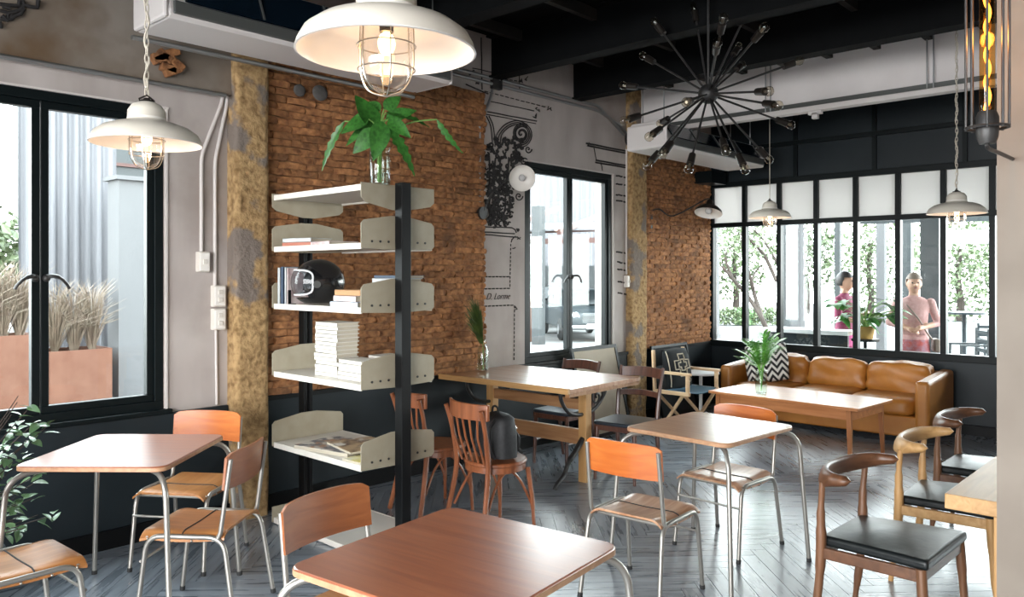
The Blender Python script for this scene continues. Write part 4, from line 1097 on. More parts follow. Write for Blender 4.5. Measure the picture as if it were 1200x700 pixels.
# ================================================================== SOFA, COFFEE TABLE
SY0, SY1, SX0, SX1 = 2.16, 4.30, 8.03, 8.90
t = thing('leather_sofa', 'tan leather three-seat sofa along the dark glazed partition', 'sofa', ((SX0+SX1)/2, (SY0+SY1)/2, 0))
w2 = (SY1-SY0)/2; d2 = (SX1-SX0)/2
for sx_ in (-1, 1):
    for sy_ in (-1, 1): M().cyl((sx_*(d2-.08), sy_*(w2-.1), 0), (sx_*(d2-.08), sy_*(w2-.1), .07), .02, n=10).build('foot', 'darkwood', t)
M().box((0, 0, .17), (2*d2-.04, 2*w2-.04, .20)).build('base', 'leather_dk', t, bevel=.02, seg=3)
M().box((d2-.09, 0, .40), (.16, 2*w2-.06, .48)).build('back_frame', 'leather_dk', t, bevel=.03, seg=3)
for s in (-1, 1):
    def af(i, j):
        return Vector((-d2+(2*d2)*i, s*(w2-.13), .10+(.51+.05*i)*j))
    M().slab(af, 6, 4, (0, s*.13, 0)).build('arm', 'leather_dk', t, bevel=.035, seg=3)
def soft(name, c, sz, parent, seed, m_='leather', R=None, amp=.012):
    bm = bmesh.new(); bmesh.ops.create_cube(bm, size=1)
    bmesh.ops.subdivide_edges(bm, edges=bm.edges, cuts=9, use_grid_fill=True)
    for v in bm.verts:
        q = v.co*2
        s3 = Vector([math.copysign(abs(a)**.85, a) for a in q])
        p5 = 5; nn = (abs(q.x)**p5+abs(q.y)**p5+abs(q.z)**p5)**(1/p5); q = q/nn*max(abs(q.x), abs(q.y), abs(q.z)) if nn else q
        pf = Vector((q.x*sz[0]/2, q.y*sz[1]/2, q.z*sz[2]/2))
        nz_ = noise.noise(Vector((pf.x*6+seed, pf.y*5, pf.z*9)))*amp+noise.noise(Vector((pf.x*14, pf.y*9+seed, pf.z*22)))*amp*.5
        v.co = pf+q.normalized()*nz_
        if R is not None: v.co = R @ v.co
        v.co += Vector(c)
    me = bpy.data.meshes.new(name); bm.to_mesh(me); bm.free(); me.materials.append(MT[m_]); me.shade_smooth()
    return inst(name, me, parent)
cw = (2*w2-.28)/3
for k in range(3):
    y = -w2+.14+cw*(k+.5)
    soft('seat_cushion', (-.10, y, .345), (.66, cw-.006, .18), t, k*3.1)
    soft('back_cushion', (.20, y, .555), (.21, cw-.004, .34), t, 20+k*5.7, R=None, amp=.034)
pillow('chevron_cushion', 'black and white chevron cushion leaning in the left sofa corner', (8.32, 3.86, .43), .47, .44, .14, Matrix(((.25, .968, 0), (-.968, .25, 0), (0, 0, 1))) @ RX(-.30) @ RY(-.16), 'chevron')
# teak coffee table
q1, q2, q3 = PZ(840, 457, .5), PZ(1032, 468, .5), PZ(1007, 481, .5)
t = thing('coffee_table', 'long teak coffee table in front of the tan sofa', 'table', (7.19, 3.06, 0), D(-4))
M().prism(rrect(.74, 1.44, .012), .475, .502).build('table_top', 'teak', t, bevel=.004)
for s in (-1, 1):
    M().box((s*.32, 0, .43), (.022, 1.28, .085)).build('side_apron', 'teak', t, smooth=False)
    M().box((0, s*.64, .43), (.62, .022, .085)).build('end_apron', 'teak', t, smooth=False)
    for r in (-1, 1):
        M().tube([(s*.335, r*.645, 0), (s*.32, r*.63, .47)], [.018, .029], 4).build('leg', 'teak_z', t, smooth=False)
vf_ = PZ(892, 462, .502)
vase('clear glass cylinder vase on the coffee table', (vf_.x, vf_.y, .502), .22, .055, .05, wl=.6)
t = thing('fern_bouquet', 'bright green fern fronds standing in the coffee table vase', 'plant', (vf_.x, vf_.y, .525))
rf = random.Random(3)
fl_ = leaf_mesh('leaflet', .075, .024, 'leaf2', .1, .1, nx=4)
for k in range(30):
    a = 2*PI*k/30*3+rf.uniform(-.2, .2); sp_ = rf.uniform(.03, .23); hh = rf.uniform(.40, .60)-sp_*.5
    pts = spline([(0, 0, 0), (.02*math.cos(a), .02*math.sin(a), .20), (sp_*.55*math.cos(a), sp_*.55*math.sin(a), hh*.85), (sp_*math.cos(a), sp_*math.sin(a), hh)], 6)
    fr_ = M().tube(pts, .0022, 5)
    me = bpy.data.meshes['leaflet']
    for i in range(8, len(pts)):
        dr = (pts[i]-pts[i-1]).normalized()
        for s in (-1, 1):
            R = (dr*.45+Vector((-math.sin(a), math.cos(a), .1))*s).to_track_quat('X', 'Z').to_matrix()
            fr_.add([pts[i]+R @ v.co*1.1 for v in me.vertices], [tuple(p.vertices) for p in me.polygons])
    fr_.build('frond', 'leaf2', t, angle=80)

# ================================================================== ELBOW CHAIRS AND COUNTER
def elbow_chair(label, loc, rz, wd='walnut', wr='walnut_x'):
    t = thing('elbow_chair', label, 'chair', loc, rz, 'elbow chairs along the counter')
    # front faces +x
    pts = [(-.22, -.215), (-.22, .215), (.21, .265), (.235, .24), (.235, -.24), (.21, -.265)]
    sd_ = M()
    def sf(i, j):
        x = -.225+.46*i; w = .22+.05*i; return Vector((x, (j-.5)*2*w, .455+.018*math.sin(PI*i)*math.sin(PI*j)+.012*i))
    sd_.slab(sf, 12, 12, (0, 0, -.045)).build('seat_pad', 'blackleather', t, bevel=.015, seg=3)
    for s in (-1, 1):
        M().tube(spline([(-.255, s*.235, 0), (-.225, s*.235, .25), (-.215, s*.235, .42), (-.215, s*.238, .56), (-.205, s*.245, .70)], 5), [.013]*3+[.019]*4+[.023]*6+[.019]*3+[.014]*5, 10).build('rear_leg', wd, t)
        M().tube(spline([(.235, s*.265, 0), (.22, s*.262, .2), (.205, s*.255, .425)], 5), [.012]*3+[.017]*4+[.021]*4, 10).build('front_leg', wd, t)
        M().bar((-.215, s*.235, .385), (.205, s*.255, .395), .024, .05).build('side_rail', wr, t, smooth=False, bevel=.006)
    M().bar((-.215, -.235, .385), (-.215, .235, .385), .024, .05).build('rear_rail', wr, t, smooth=False, bevel=.006)
    M().bar((.205, -.255, .395), (.205, .255, .395), .024, .05).build('front_rail', wr, t, smooth=False, bevel=.006)
    # horn shaped back: wide in the middle, tapering to the elbows
    def hb(i, j):
        a = (i-.5)*2; ang = a*1.62
        cx, cy = -.10-.165*math.cos(ang)*1.0, .285*math.sin(ang)
        if abs(a) > .80: cx += .14*(abs(a)-.80)
        k = 1-abs(a)**2.2
        hgt = .036+.060*k; thk = .019+.010*(1-k)
        zc = .728-.02*k+.008*abs(a)
        b = 2*PI*j
        ox = Vector((math.cos(ang), -math.sin(ang)*.9, 0))
        end = min(1, (1-abs(a))/.02)**.5 if abs(a) > .98 else 1
        return Vector((cx, cy, zc))+ox*(math.cos(b)*thk+.35*(math.sin(b))*hgt*.45*k)*end+Vector((0, 0, math.sin(b)*hgt*.5*end))
    M().grid(hb, 40, 14).build('back_bow', wr, t, angle=80)
    return t
e0 = elbow_chair('walnut elbow chair with black seat, nearest of the row by the counter', (3.735, 1.16, 0), D(-92))
copy_tree(e0, 'pale oak elbow chair with black seat, middle of the row by the counter', (4.67, 1.13, 0), D(-88), mats={'rear_leg': 'oakz', 'front_leg': 'oakz', 'side_rail': 'oak', 'rear_rail': 'oak', 'front_rail': 'oak', 'back_bow': 'oak'})
copy_tree(e0, 'dark walnut elbow chair farthest along the counter, near the sofa', (5.52, 1.16, 0), D(-90))
t = thing('wood_counter', 'thick pale wood counter table partly hidden by the pillar', 'table', (4.62, .48, 0))
for k in range(4):
    M().box((0, -.39+.2+.1975*(k-.5)-.003, .72), (2.30, .194, .06)).build('top_plank', 'oak_x', t, smooth=False, bevel=.004)
for a in (-1, 1):
    for b in (-1, 1): M().box((a*1.08, -.10+b*.30, .345), (.07, .07, .69)).build('leg', 'oakz', t, smooth=False, bevel=.006)
    M().box((a*1.08, -.10, .63), (.05, .54, .08)).build('end_apron', 'oak', t, smooth=False)

# ================================================================== WALL DRAWING
rm = random.Random(21)
ink = M(); VM = V1-.004
def ln(pts, r=.0045, wob=.25, n=5, up=None):
    P = []
    for (a, b) in zip(pts, pts[1:]):
        for k in range(n): P.append((a[0]+(b[0]-a[0])*k/n+rm.uniform(-wob, wob), a[1]+(b[1]-a[1])*k/n+rm.uniform(-wob, wob)))
    P.append(pts[-1])
    ink.tube([PV(x, y, VM) for x, y in P], r, 5)
def dash(a, b, k=9, r=.0045):
    for i in range(k):
        t0, t1 = i/k, (i+.62)/k
        ln([(a[0]+(b[0]-a[0])*t0, a[1]+(b[1]-a[1])*t0), (a[0]+(b[0]-a[0])*t1, a[1]+(b[1]-a[1])*t1)], r, .1, 2)
def glyph(x, y, s=3.):
    P = [(x+rm.uniform(-s, s), y+rm.uniform(-s, s)) for _ in range(5)]; ln(P, .0045, .1, 2)
dash((568, 107), (641, 126), 12); ln([(575, 119), (626, 130)]); ln([(571, 131), (629, 142)], .006); ln([(570, 134), (628, 145)])
for x, y in ((644, 127), (630, 128), (627, 136), (611, 95), (616, 92), (556, 84), (559, 96), (552, 86)): glyph(x, y)
ln([(564, 44), (565, 105)], .006); ln([(608, 72), (609, 104)]); ln([(546, 99), (572, 110)], .006); dash((592, 93), (613, 96), 4); ln([(554, 80), (578, 85)])
# volutes
def vol(cx, cy, r0, turns, a0, dirn, rr=.006):
    P = []
    for k in range(int(turns*20)+1):
        t_ = k/(turns*20); a = a0+dirn*2*PI*turns*t_; r = r0*(1-t_)**.9+1.2*0
        P.append((cx+r*.95*math.cos(a), cy+r*1.08*math.sin(a)))
    ink.tube([PV(x, y, VM) for x, y in P], rr, 5)
for r0 in (14.5, 12.2, 10.2): vol(611, 157, r0, 2.2, PI*.55, -1, .0055)
for off in (0, 3.2, 6):
    ink.tube([PV(x, y, VM) for x, y in [(q.x, q.y) for q in spline([Vector((580+off, 172, 0)), Vector((582+off, 158, 0)), Vector((592+off*.8, 146+off*.5, 0)), Vector((606+off*.3, 141.5+off*.7, 0)), Vector((618, 146+off*.6, 0))], 6)]], .0055, 5)
for off in (0, 3):
    ink.tube([PV(q.x, q.y, VM) for q in spline([Vector((570+off, 136, 0)), Vector((575+off, 148, 0)), Vector((577+off, 168, 0))], 6)], .0055, 5)
vol(619, 175, 4.5, 1.3, 0, 1, .006); vol(614, 190, 5, 1.3, 0, -1, .006); vol(608, 230, 5, 1.4, 0, 1, .006)
# acanthus leaves: dense curls
def inside(x, y):
    if not 569 < x < 612 or not 160 < y < 265: return False
    if y < 175: return x < 576 or (580 < x < 612 and y > 161)
    if y < 195: return x < 592 or x > 600
    return x < 604-(y-195)*.06
for k in range(330):
    x, y = rm.uniform(569, 612), rm.uniform(160, 265)
    if not inside(x, y): continue
    r = rm.uniform(1.2, 3.6); a0 = rm.uniform(0, 6.28); s = rm.choice((-1, 1))
    ink.tube([PV(x+r*(1-q*.09)*math.cos(a0+s*q*.55), y+r*1.2*(1-q*.09)*math.sin(a0+s*q*.55), VM) for q in range(8)], rm.uniform(.007, .014), 4)
for x0, x1 in ((574, 573), (580, 577), (586, 583), (596, 590)): ln([(x0, 185), (x1, 262)], .008, .8, 8)
for a, b in (((568, 266), (600, 267)), ((568, 272), (603, 274)), ((568, 275), (606, 278))): ln([a, b], .006)
ln([(600, 267), (604, 270), (605, 273)], .005); ln([(604, 277), (600, 281), (599, 284)], .005)
for x, y in ((607, 270), (608, 279), (602, 290), (606, 361)): glyph(x, y, 2.2)
dash((598.6, 286), (597.6, 338), 11); dash((568.4, 324.4), (598, 324.4), 7, .006); dash((568, 338.6), (599, 338), 7, .006)
dash((568, 359), (603, 357.6), 8, .006); dash((603, 358), (602.4, 424), 13)
# right of the far window
for a, b in (((687, 168), (742, 179)), ((689, 171), (742, 181.5)), ((698, 188), (739, 195)), ((698, 190.5), (739, 197.5))): ln([a, b], .009)
ln([(696, 173), (699, 188)]); ln([(704, 190), (706, 200)]); glyph(688, 169)
for y in (207.5, 217, 229.7, 236.6, 296.6, 308.6, 317, 331.5, 344.6):
    ln([(722 if y < 300 else 724, y-1.5), (729, y-.5)], .009, .4); ln([(731, y), (740, y+1.2)], .009, .4)
mur = tag(ink.build('wall_drawing', 'ink', angle=80), 'black ink drawing of a classical column capital on the concrete wall', 'drawing', kind='stuff')
# handwriting under the capital
cu_ = bpy.data.curves.new('script', 'FONT'); cu_.body = 'D. Lorme'; cu_.size = .085; cu_.shear = .45; cu_.extrude = .0015; cu_.offset = -.001
tmp = bpy.data.objects.new('script', cu_); COL.objects.link(tmp)
dg = bpy.context.evaluated_depsgraph_get()
me = bpy.data.meshes.new_from_object(tmp.evaluated_get(dg)); bpy.data.objects.remove(tmp)
me.materials.clear(); me.materials.append(MT['ink'])
wq = PV(569.5, 351.5, VM)
bbx = max(v.co.x for v in me.vertices); tw = (PV(598, 350, VM)-wq).x
o = inst('script_line', me, mur, wq, (PI/2, 0, 0), (tw/bbx*1.0, 1.0, 1))
# scroll ornament drawn on the concrete beam, upper left corner
ink = M(); VM = V1-.066
for a in (((0, 5), (22, 7), (23, 0)), ((26, 0), (28, 6), (44, 9), (45, 0)), ((0, 12), (10, 15), (24, 12), (29, 5)), ((2, 18), (8, 24), (16, 19), (24, 17), (28, 10)), ((0, 22), (6, 23)), ((0, 25), (1, 33)), ((3, 8), (12, 10))):
    ln(list(a), .011, .3, 3)
vol(12, 18, 5, 1.3, 0, 1, .009)
tag(ink.build('beam_ornament', 'ink', angle=80), 'black scroll ornament drawn on the concrete beam above the left window', 'drawing', kind='stuff')

# ================================================================== SHRUB AT THE LEFT EDGE
pc_ = Vector((.93, 4.42, 0))
t = thing('potted_shrub', 'leafy green shrub at the left edge in front of the window', 'plant', pc_)
M().lathe([(.001, 0), (.15, 0), (.19, .30), (.20, .31), (.18, .31), (.17, .27), (.001, .27)], 24).build('pot', 'dado', t)
rl = random.Random(9); sl = leaf_mesh('leaf', .062, .036, 'leaf3', .25, .2, nx=5)
tips = []
for k in range(30):
    a = rl.uniform(-1.1, .5); ln_ = rl.uniform(.12, .40); hz = rl.uniform(.42, 1.06)
    e = Vector((ln_*math.cos(a), ln_*math.sin(a)*.8-.05, hz)); mid = Vector((e.x*.35, e.y*.35, .27+(hz-.27)*.6))
    pts = spline([(rl.uniform(-.03, .03), rl.uniform(-.03, .03), .26), mid, e], 6)
    M().tube(pts, [.006-.004*i/12 for i in range(13)], 5).build('stem', 'bark', t)
    for i in range(4, 13):
        for s in range(2):
            p = pts[i]+Vector((rl.uniform(-.03, .03), rl.uniform(-.03, .03), rl.uniform(-.02, .03)))
            if len(tips) < 290:
                tips.append(inst('leaf', sl, t, p, (rl.uniform(-.6, .6), rl.uniform(-.7, .5), rl.uniform(0, 6.28)), (1, 1, 1) if rl.random() < .6 else (1.25, 1.2, 1.2)))

# ================================================================== OUTDOORS
g = M().box((18, 12, -.2), (60, 60, .1)); struct(g.build('ground_outside', 'paving', smooth=False))
# --- beyond the left window
def corrugated(name, label, a, b, h, pitch=.12, amp=.022, m_='corru', z0=-.15):
    a, b = Vector((*a, z0)), Vector((*b, z0)); L = (b-a).length; x = (b-a)/L; n = Vector((-x.y, x.x, 0)); k = int(L/pitch*8)
    def fn(i, j): return a+x*L*i+n*amp*math.sin(2*PI*L*i/pitch)+Vector((0, 0, h*j))
    return tag(M().slab(fn, k, 1, n*.004).build(name, m_, angle=80), label, 'wall')
cl0 = PV(22, 300, 12.9); cl1 = PV(137, 300, 12.9)
corrugated('corrugated_fence', 'tall pale corrugated steel wall seen through the left window', (cl0.x, 12.9), (cl1.x, 12.9), 4.9, .16, .035)
w0, w1 = PV(139, 300, 11.8), PV(182, 300, 11.8); wt = PV(160, 212, 11.8).z
o = M().box(((w0.x+w1.x)/2, 12.0, wt/2-.08), (w1.x-w0.x, .4, wt+.16)).box(((w0.x+w1.x)/2, 12.0, wt+.03), (w1.x-w0.x+.1, .5, .06)).build('garden_wall', 'whitewall', smooth=False); tag(o, 'plain white garden wall end seen at the right of the left window', 'wall')
o = M().box(((w0.x+w1.x)/2+.6, 15, 2.4), (2.6, .3, 5.1)).build('grey_building', 'bluegrey'); tag(o, 'grey building far behind the white garden wall', 'building')
M().box(((w0.x+w1.x)/2+.6, 14.83, 3.6), (2.5, .06, .06)).build('roof_edge', 'redpaint', o)
M().box(((w0.x+w1.x)/2-.2, 14.8, 3.3), (.25, .06, .7)).build('window', 'carglass', o)
for lab, x0, x1, yb, yt in (('rusty steel planter with pale dry grass, right of the window bar', 58, 131, 461, 408), ('rusty steel planter with pink grass, left of the window bar', -22, 44, 470, 392)):
    v_ = 11.55; p0, p1 = PV(x0, yb, v_), PV(x1, yb, v_); ht = PV(x1, yt, v_).z
    w_ = p1.x-p0.x; z0 = -.15
    t = thing('steel_planter', lab, 'planter', ((p0.x+p1.x)/2, v_+.3, z0), 0, 'rusty planters outside the left window')
    hh = ht-z0
    for c, s_ in (((0, -.3, hh/2), (w_, .02, hh)), ((0, .3, hh/2), (w_, .02, hh)), ((-w_/2, 0, hh/2), (.02, .58, hh)), ((w_/2, 0, hh/2), (.02, .58, hh))):
        M().box(c, s_).build('side_panel', 'corten', t, smooth=False)
    M().box((0, 0, hh-.08), (w_-.02, .58, .02)).build('soil', 'bark', t, smooth=False)
    gs = M(); rq = random.Random(int(x0)+50)
    for cl in range(3):
        cx = (cl-1)*w_*.3
        for k in range(170):
            a = rq.uniform(0, 2*PI); rr = rq.uniform(.12, .46); zz = rq.uniform(.35, .98)
            gs.tube([(cx+rq.uniform(-.03, .03), rq.uniform(-.05, .05), hh-.07), (cx+rr*.45*math.cos(a), rr*.45*math.sin(a), hh+zz*.8), (cx+rr*math.cos(a), rr*math.sin(a), hh+zz)], [.006, .005, .001], 3)
    gd = thing('ornamental_grass', ('pale yellow' if x0 > 0 else 'pink tinged')+' ornamental grass growing in the planter outside', 'grass', t.location)
    o = gs.build('grass_blades', 'leafpink', gd); o['kind'] = 'stuff'
def shrubmass(name, label, c, r, n, m_, seed, cat='tree', leaf=.16, trunk=None, sq=(1, 1, 1), group=None):
    t = thing(name, label, cat, (c[0], c[1], -.15), 0, group); rr = random.Random(seed); m = M()
    for k in range(n):
        d = Vector((rr.gauss(0, 1), rr.gauss(0, 1), rr.gauss(0, 1))).normalized()*(rr.random()**.4)
        p = Vector((d.x*r*sq[0], d.y*r*sq[1], c[2]+.15+d.z*r*sq[2]))
        R = Matrix.Rotation(rr.uniform(0, 6.28), 3, Vector((rr.uniform(-1, 1), rr.uniform(-1, 1), rr.uniform(-1, 1))).normalized())
        s = leaf*rr.uniform(.6, 1.3)
        m.add([p+R @ Vector(q)*s for q in ((-.5, 0, 0), (0, -.28, .06), (.5, 0, 0), (0, .28, .06))], [(0, 1, 2, 3)])
    o = m.build('foliage', m_, t, smooth=False); o['kind'] = 'stuff'
    if trunk: M().tube(spline([(0, 0, 0), (trunk*.8, 0, c[2]*.4), (trunk*-.6, .05, c[2]*.75), (0, 0, c[2]+r*.4)], 6), [.16-.004*i for i in range(19)], 8).build('trunk', 'bark', t)
    else: M().cyl((0, 0, 0), (0, 0, max(.2, c[2]-.1)), .05).build('trunk', 'bark', t)
    return t
p = PV(4, 285, 14.5); shrubmass('green_tree', 'green bush at the left rim beyond the corrugated wall', (p.x-.35, 14.5, 1.9), .85, 900, 'leafpale', 4, leaf=.2)
p = PV(-3, 385, 13); t = thing('red_barrow', 'red plastic drum outside at the left rim of the window', 'drum', (p.x, 13, -.15))
M().lathe([(.001, 0), (.24, 0), (.26, .4), (.24, .8), (.001, .8)], 20).build('drum_body', 'red', t); M().lathe([(.27, .38), (.285, .4), (.27, .42)], 20).build('rib', 'red', t)
# --- beyond the mural-side window: carport, cars
corrugated('corrugated_screen', 'long pale corrugated screen behind the parked cars', (13.5, 20), (34, 20), 6.4, .35, .05)
def car(label, c, rz, body, plate_txt=None):
    t = thing('classic_car', label, 'car', c, rz, 'parked cars')
    # front faces +x
    prof = [(2.0, .32), (2.05, .5), (1.98, .72), (1.75, .82), (.75, .90), (-1.5, .90), (-1.95, .80), (-2.0, .45), (-1.9, .32)]
    M().prism(prof, -.76, .76, fn=lambda q: (q.x, q.z, q.y)).build('body', body, t, bevel=.09, seg=4)
    cab = [(.80, .86), (.25, 1.36), (-.95, 1.38), (-1.5, .86)]
    cb = M().prism(cab, -.64, .64, fn=lambda q: (q.x, q.z*(1-.12*(q.y-.86)/.5), q.y)).build('cabin', body, t, bevel=.07, seg=3)
    M().slab(lambda i, j: Vector((.755-.46*i, (j-.5)*(1.10-.1*i), .93+.38*i)), 1, 1, (.02, 0, .02)).build('windscreen', 'carglass', cb, smooth=False)
    for s in (-1, 1):
        M().slab(lambda i, j: Vector((-1.1+1.45*j-.25*i*(1 if j > .5 else -1), s*(.642-.06*i), .93+.35*i)), 1, 1, (0, s*.012, 0)).build('side_window', 'carglass', cb, smooth=False)
        hl = M().lathe([(.001, .03), (.10, .02), (.12, -.02), (.12, -.06)], 18, (1.97, s*.52, .66), R=RY(PI/2)).build('headlight', 'lens', t)
        M().tube([(1.985, s*.52+.125*math.cos(2*PI*k/20), .66+.125*math.sin(2*PI*k/20)) for k in range(20)], .016, 6, closed=True).build('chrome_ring', 'chrome', hl)
        for wx in (1.28, -1.22):
            w = M().lathe([(.001, -.09), (.26, -.09), (.31, -.05), (.31, .05), (.26, .09), (.001, .09)], 24, (wx, s*.70, .30), R=RX(PI/2)).build('wheel', 'rubber', t)
            M().lathe([(.001, -.012), (.14, 0), (.15, .012), (.001, .02)], 18, (wx, s*.795, .30), R=RX(-s*PI/2)).build('hubcap', 'chrome', w)
    M().box((2.07, 0, .40), (.08, 1.5, .09)).build('front_bumper', 'chrome', t, bevel=.03)
    M().box((-2.02, 0, .42), (.08, 1.5, .09)).build('rear_bumper', 'chrome', t, bevel=.03)
    for k in range(6): M().box((2.03, 0, .52+.045*k), (.03, .62, .018)).build('grille_bar', 'chrome', t, smooth=False)
    M().box((2.12, 0, .42), (.012, .42, .13)).build('number_plate', 'plate', t, smooth=False)
    return t
q = PD(692, 392, 21.2); ang = math.atan2(-q.y, -q.x)
car('slate classic car parked nearer, at the right of the window', (q.x+.9, q.y+1.2, -.15), ang+.25, 'cargrey')
q = PD(644, 380, 26.3); car('black classic car with round headlights parked farther back', (q.x+1.2, q.y+1.3, -.15), math.atan2(-q.y, -q.x)-.1, 'carblack')
# carport frame
t = thing('carport', 'open carport with red oxide roof beams over the cars', 'carport', (16, 14, -.15))
def rel(p): return Vector(p)-Vector((16, 14, -.15))
pA, pB = PD(631, 250, 20), PD(631, 392, 20)
M().box(rel((pA.x, pA.y, 1.6)), (.24, .24, 3.5)).build('post', 'bluegrey', t, smooth=False)
for x in (760, 560):
    pp = PD(x, 300, 22); M().box(rel((pp.x, pp.y, 1.6)), (.22, .22, 3.5)).build('post', 'bluegrey', t, smooth=False)
for (xa, ya, ta, xb, yb, tb) in ((600, 284, 20, 760, 280, 22), (605, 262, 20, 655, 244, 26), (655, 272, 20, 705, 252, 26), (600, 272, 26, 740, 268, 28)):
    M().bar(rel(PD(xa, ya, ta)), rel(PD(xb, yb, tb)), .10, .14).build('roof_beam', 'redpaint', t, smooth=False)
a_, b_, c_ = PD(590, 272, 21), PD(760, 268, 23), PD(700, 262, 28)
M().slab(lambda i, j: rel(a_+(b_-a_)*i+(c_-b_)*j), 1, 1, (0, 0, .05)).build('roof_sheet', 'corru', t, smooth=False)
q0_, q1_ = PD(606, 390, 21), PD(629, 390, 21)
o = M().box(((q0_.x+q1_.x)/2, (q0_.y+q1_.y)/2, .45), (.55, .5, 1.2)).build('orange_cabinet', mat('orange_cabinet_paint', (.055, .020, .010), rough=.6), bevel=.02, rz=0); tag(o, 'orange metal cabinet standing beside the carport post', 'cabinet')
M().box(((q0_.x+q1_.x)/2, (q0_.y+q1_.y)/2, 1.08), (.6, .55, .06)).build('lid', 'white', o, smooth=False)
bw = [PD(612, 330, 29), PD(740, 330, 29)]
o = M().bar((bw[0].x, bw[0].y, .9), (bw[1].x, bw[1].y, .9), .1, 2.1).build('grey_gate', mat('gate_paint', (.028, .031, .033), (.034, .038, .04), rough=.7, scale=3), smooth=False); tag(o, 'grey metal gate far behind the black car', 'gate')
# --- courtyard beyond the partition
q = PD(874, 372, 27.5)
t = thing('clipped_hedge', 'low clipped hedge across the courtyard', 'hedge', (q.x, q.y, -.15))
rr = random.Random(2); m = M()
dirx = Vector((SA, -CA, 0))
for k in range(1800):
    p = dirx*rr.uniform(-1.05, 1.1)+Vector((rr.uniform(-.35, .35), rr.uniform(-.35, .35), rr.uniform(.05, .62)))
    R = Matrix.Rotation(rr.uniform(0, 6.28), 3, Vector((rr.uniform(-1, 1), rr.uniform(-1, 1), rr.uniform(-1, 1))).normalized())
    m.add([p+R @ Vector(v)*.12 for v in ((-.5, 0, 0), (0, -.3, 0), (.5, 0, 0), (0, .3, 0))], [(0, 1, 2, 3)])
o = m.build('foliage', 'leafpale', t, smooth=False); o['kind'] = 'stuff'
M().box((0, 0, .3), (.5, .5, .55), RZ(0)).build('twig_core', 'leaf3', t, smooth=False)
# slanting multi-stem tree
tb = PD(893, 380, 19)
t = thing('slanting_tree', 'slender leaning tree with bare forked branches outside the glass', 'tree', (tb.x, tb.y, -.15))
def br(pts, r0, r1):
    P = spline([PD(x, y, 19+dd)-Vector((tb.x, tb.y, -.15)) for x, y, dd in pts], 5); n = len(P)
    M().tube(P, [r0+(r1-r0)*i/(n-1) for i in range(n)], 7).build('branch', 'bark', t)
br([(905, 414, 0), (900, 392, 0), (892, 372, 0), (878, 350, .2), (858, 326, 0), (846, 312, 0)], .075, .035)
br([(893, 374, 0), (884, 345, .2), (880, 328, 0), (872, 300, -.2), (868, 262, 0)], .06, .025)
br([(880, 330, 0), (886, 318, .2), (894, 310, 0)], .03, .015)
br([(858, 326, 0), (850, 300, 0), (862, 284, .2), (866, 270, 0)], .035, .015)
br([(910, 330, 0), (896, 300, .2), (880, 282, 0), (872, 268, 0)], .05, .03)
br([(912, 310, 0), (895, 282, .2), (884, 270, 0)], .035, .02)
rt = random.Random(8); fm = M()
for k in range(900):
    x, y = rt.uniform(842, 912), rt.uniform(225, 300); p = PD(x, y, 19+rt.uniform(-1, 1))-Vector((tb.x, tb.y, -.15))
    R = Matrix.Rotation(rt.uniform(0, 6.28), 3, Vector((rt.uniform(-1, 1), rt.uniform(-1, 1), rt.uniform(-1, 1))).normalized())
    fm.add([p+R @ Vector(v)*.11 for v in ((-.5, 0, 0), (0, -.3, .05), (.5, 0, 0), (0, .3, .05))], [(0, 1, 2, 3)])
o = fm.build('leaves', 'leafpale', t, smooth=False); o['kind'] = 'stuff'
for k, (x, y, dd, r, lab) in enumerate(((862, 300, 34, 1.6, 'pale leafy tree far beyond the leaning tree'), (945, 295, 36, 1.5, 'pale leafy tree behind the white terrace column'), (1020, 300, 34, 2.0, 'pale leafy tree behind the two people'), (1125, 310, 30, 1.9, 'pale leafy tree seen right of the standing woman'), (1165, 290, 38, 1.8, 'pale leafy tree at the far right beside the pillar'))):
    p = PD(x, y, dd); shrubmass('courtyard_tree', lab, p, r, 2200, 'leafpale', 30+k, leaf=.22, trunk=.1, sq=(1, 1, 1.25), group='trees beyond the courtyard')
# terrace posts just outside
def post(label, x, t_, w_, m_, z1=4.2):
    p = PD(x, 330, t_); o = M().box((0, 0, (z1+.15)/2), (w_, w_, z1+.15), RZ(0)).box((0, 0, .06), (w_+.06, w_+.06, .12)).build('terrace_post', m_, loc=(p.x, p.y, -.15), smooth=False); return tag(o, label, 'post', 'terrace posts')
post('slim pale post outside, left end of the glass', 839, 22, .14, 'whitewall'); post('dark steel post between leaning tree and white column', 923, 14, .17, 'bluegrey'); post('round-looking white column outside the fourth pane', 935, 13, .17, 'whitewall')
post('dark steel post left of the person in maroon', 958, 14, .10, 'bluegrey'); post('dark steel post behind the person in maroon', 982, 15, .10, 'bluegrey')
post('dark green post right of the standing woman', 1092, 12, .26, 'bluegrey'); post('dark steel post left of the standing woman', 1033, 15, .15, 'whitewall'); post('slim dark post behind the standing woman', 1063, 16, .20, 'bluegrey'); post('pale post at the right, near the pillar', 1166, 14, .14, 'whitewall')
p0, p1 = PD(1000, 262, 14), PD(1200, 262, 13)
o = M().bar((p0.x, p0.y, 2.56), (p1.x, p1.y, 2.56), .08, .09).build('terrace_beam', 'bluegrey', smooth=False); tag(o, 'dark horizontal terrace beam above the people outside', 'beam')
p0, p1 = PD(1098, 278, 17), PD(1185, 278, 17)
o = M().bar((p0.x, p0.y, p0.z), (p1.x, p1.y, p1.z), 1.0, .26).build('white_awning', 'white', smooth=False, bevel=.03); tag(o, 'white awning band seen at the right of the glass', 'awning')
o = M().box((10.9, 1.0, 3.25), (3.2, 8.4, .12)).build('terrace_roof', 'whitewall', smooth=False); tag(o, 'flat pale terrace roof outside above the glazed partition', 'roof')
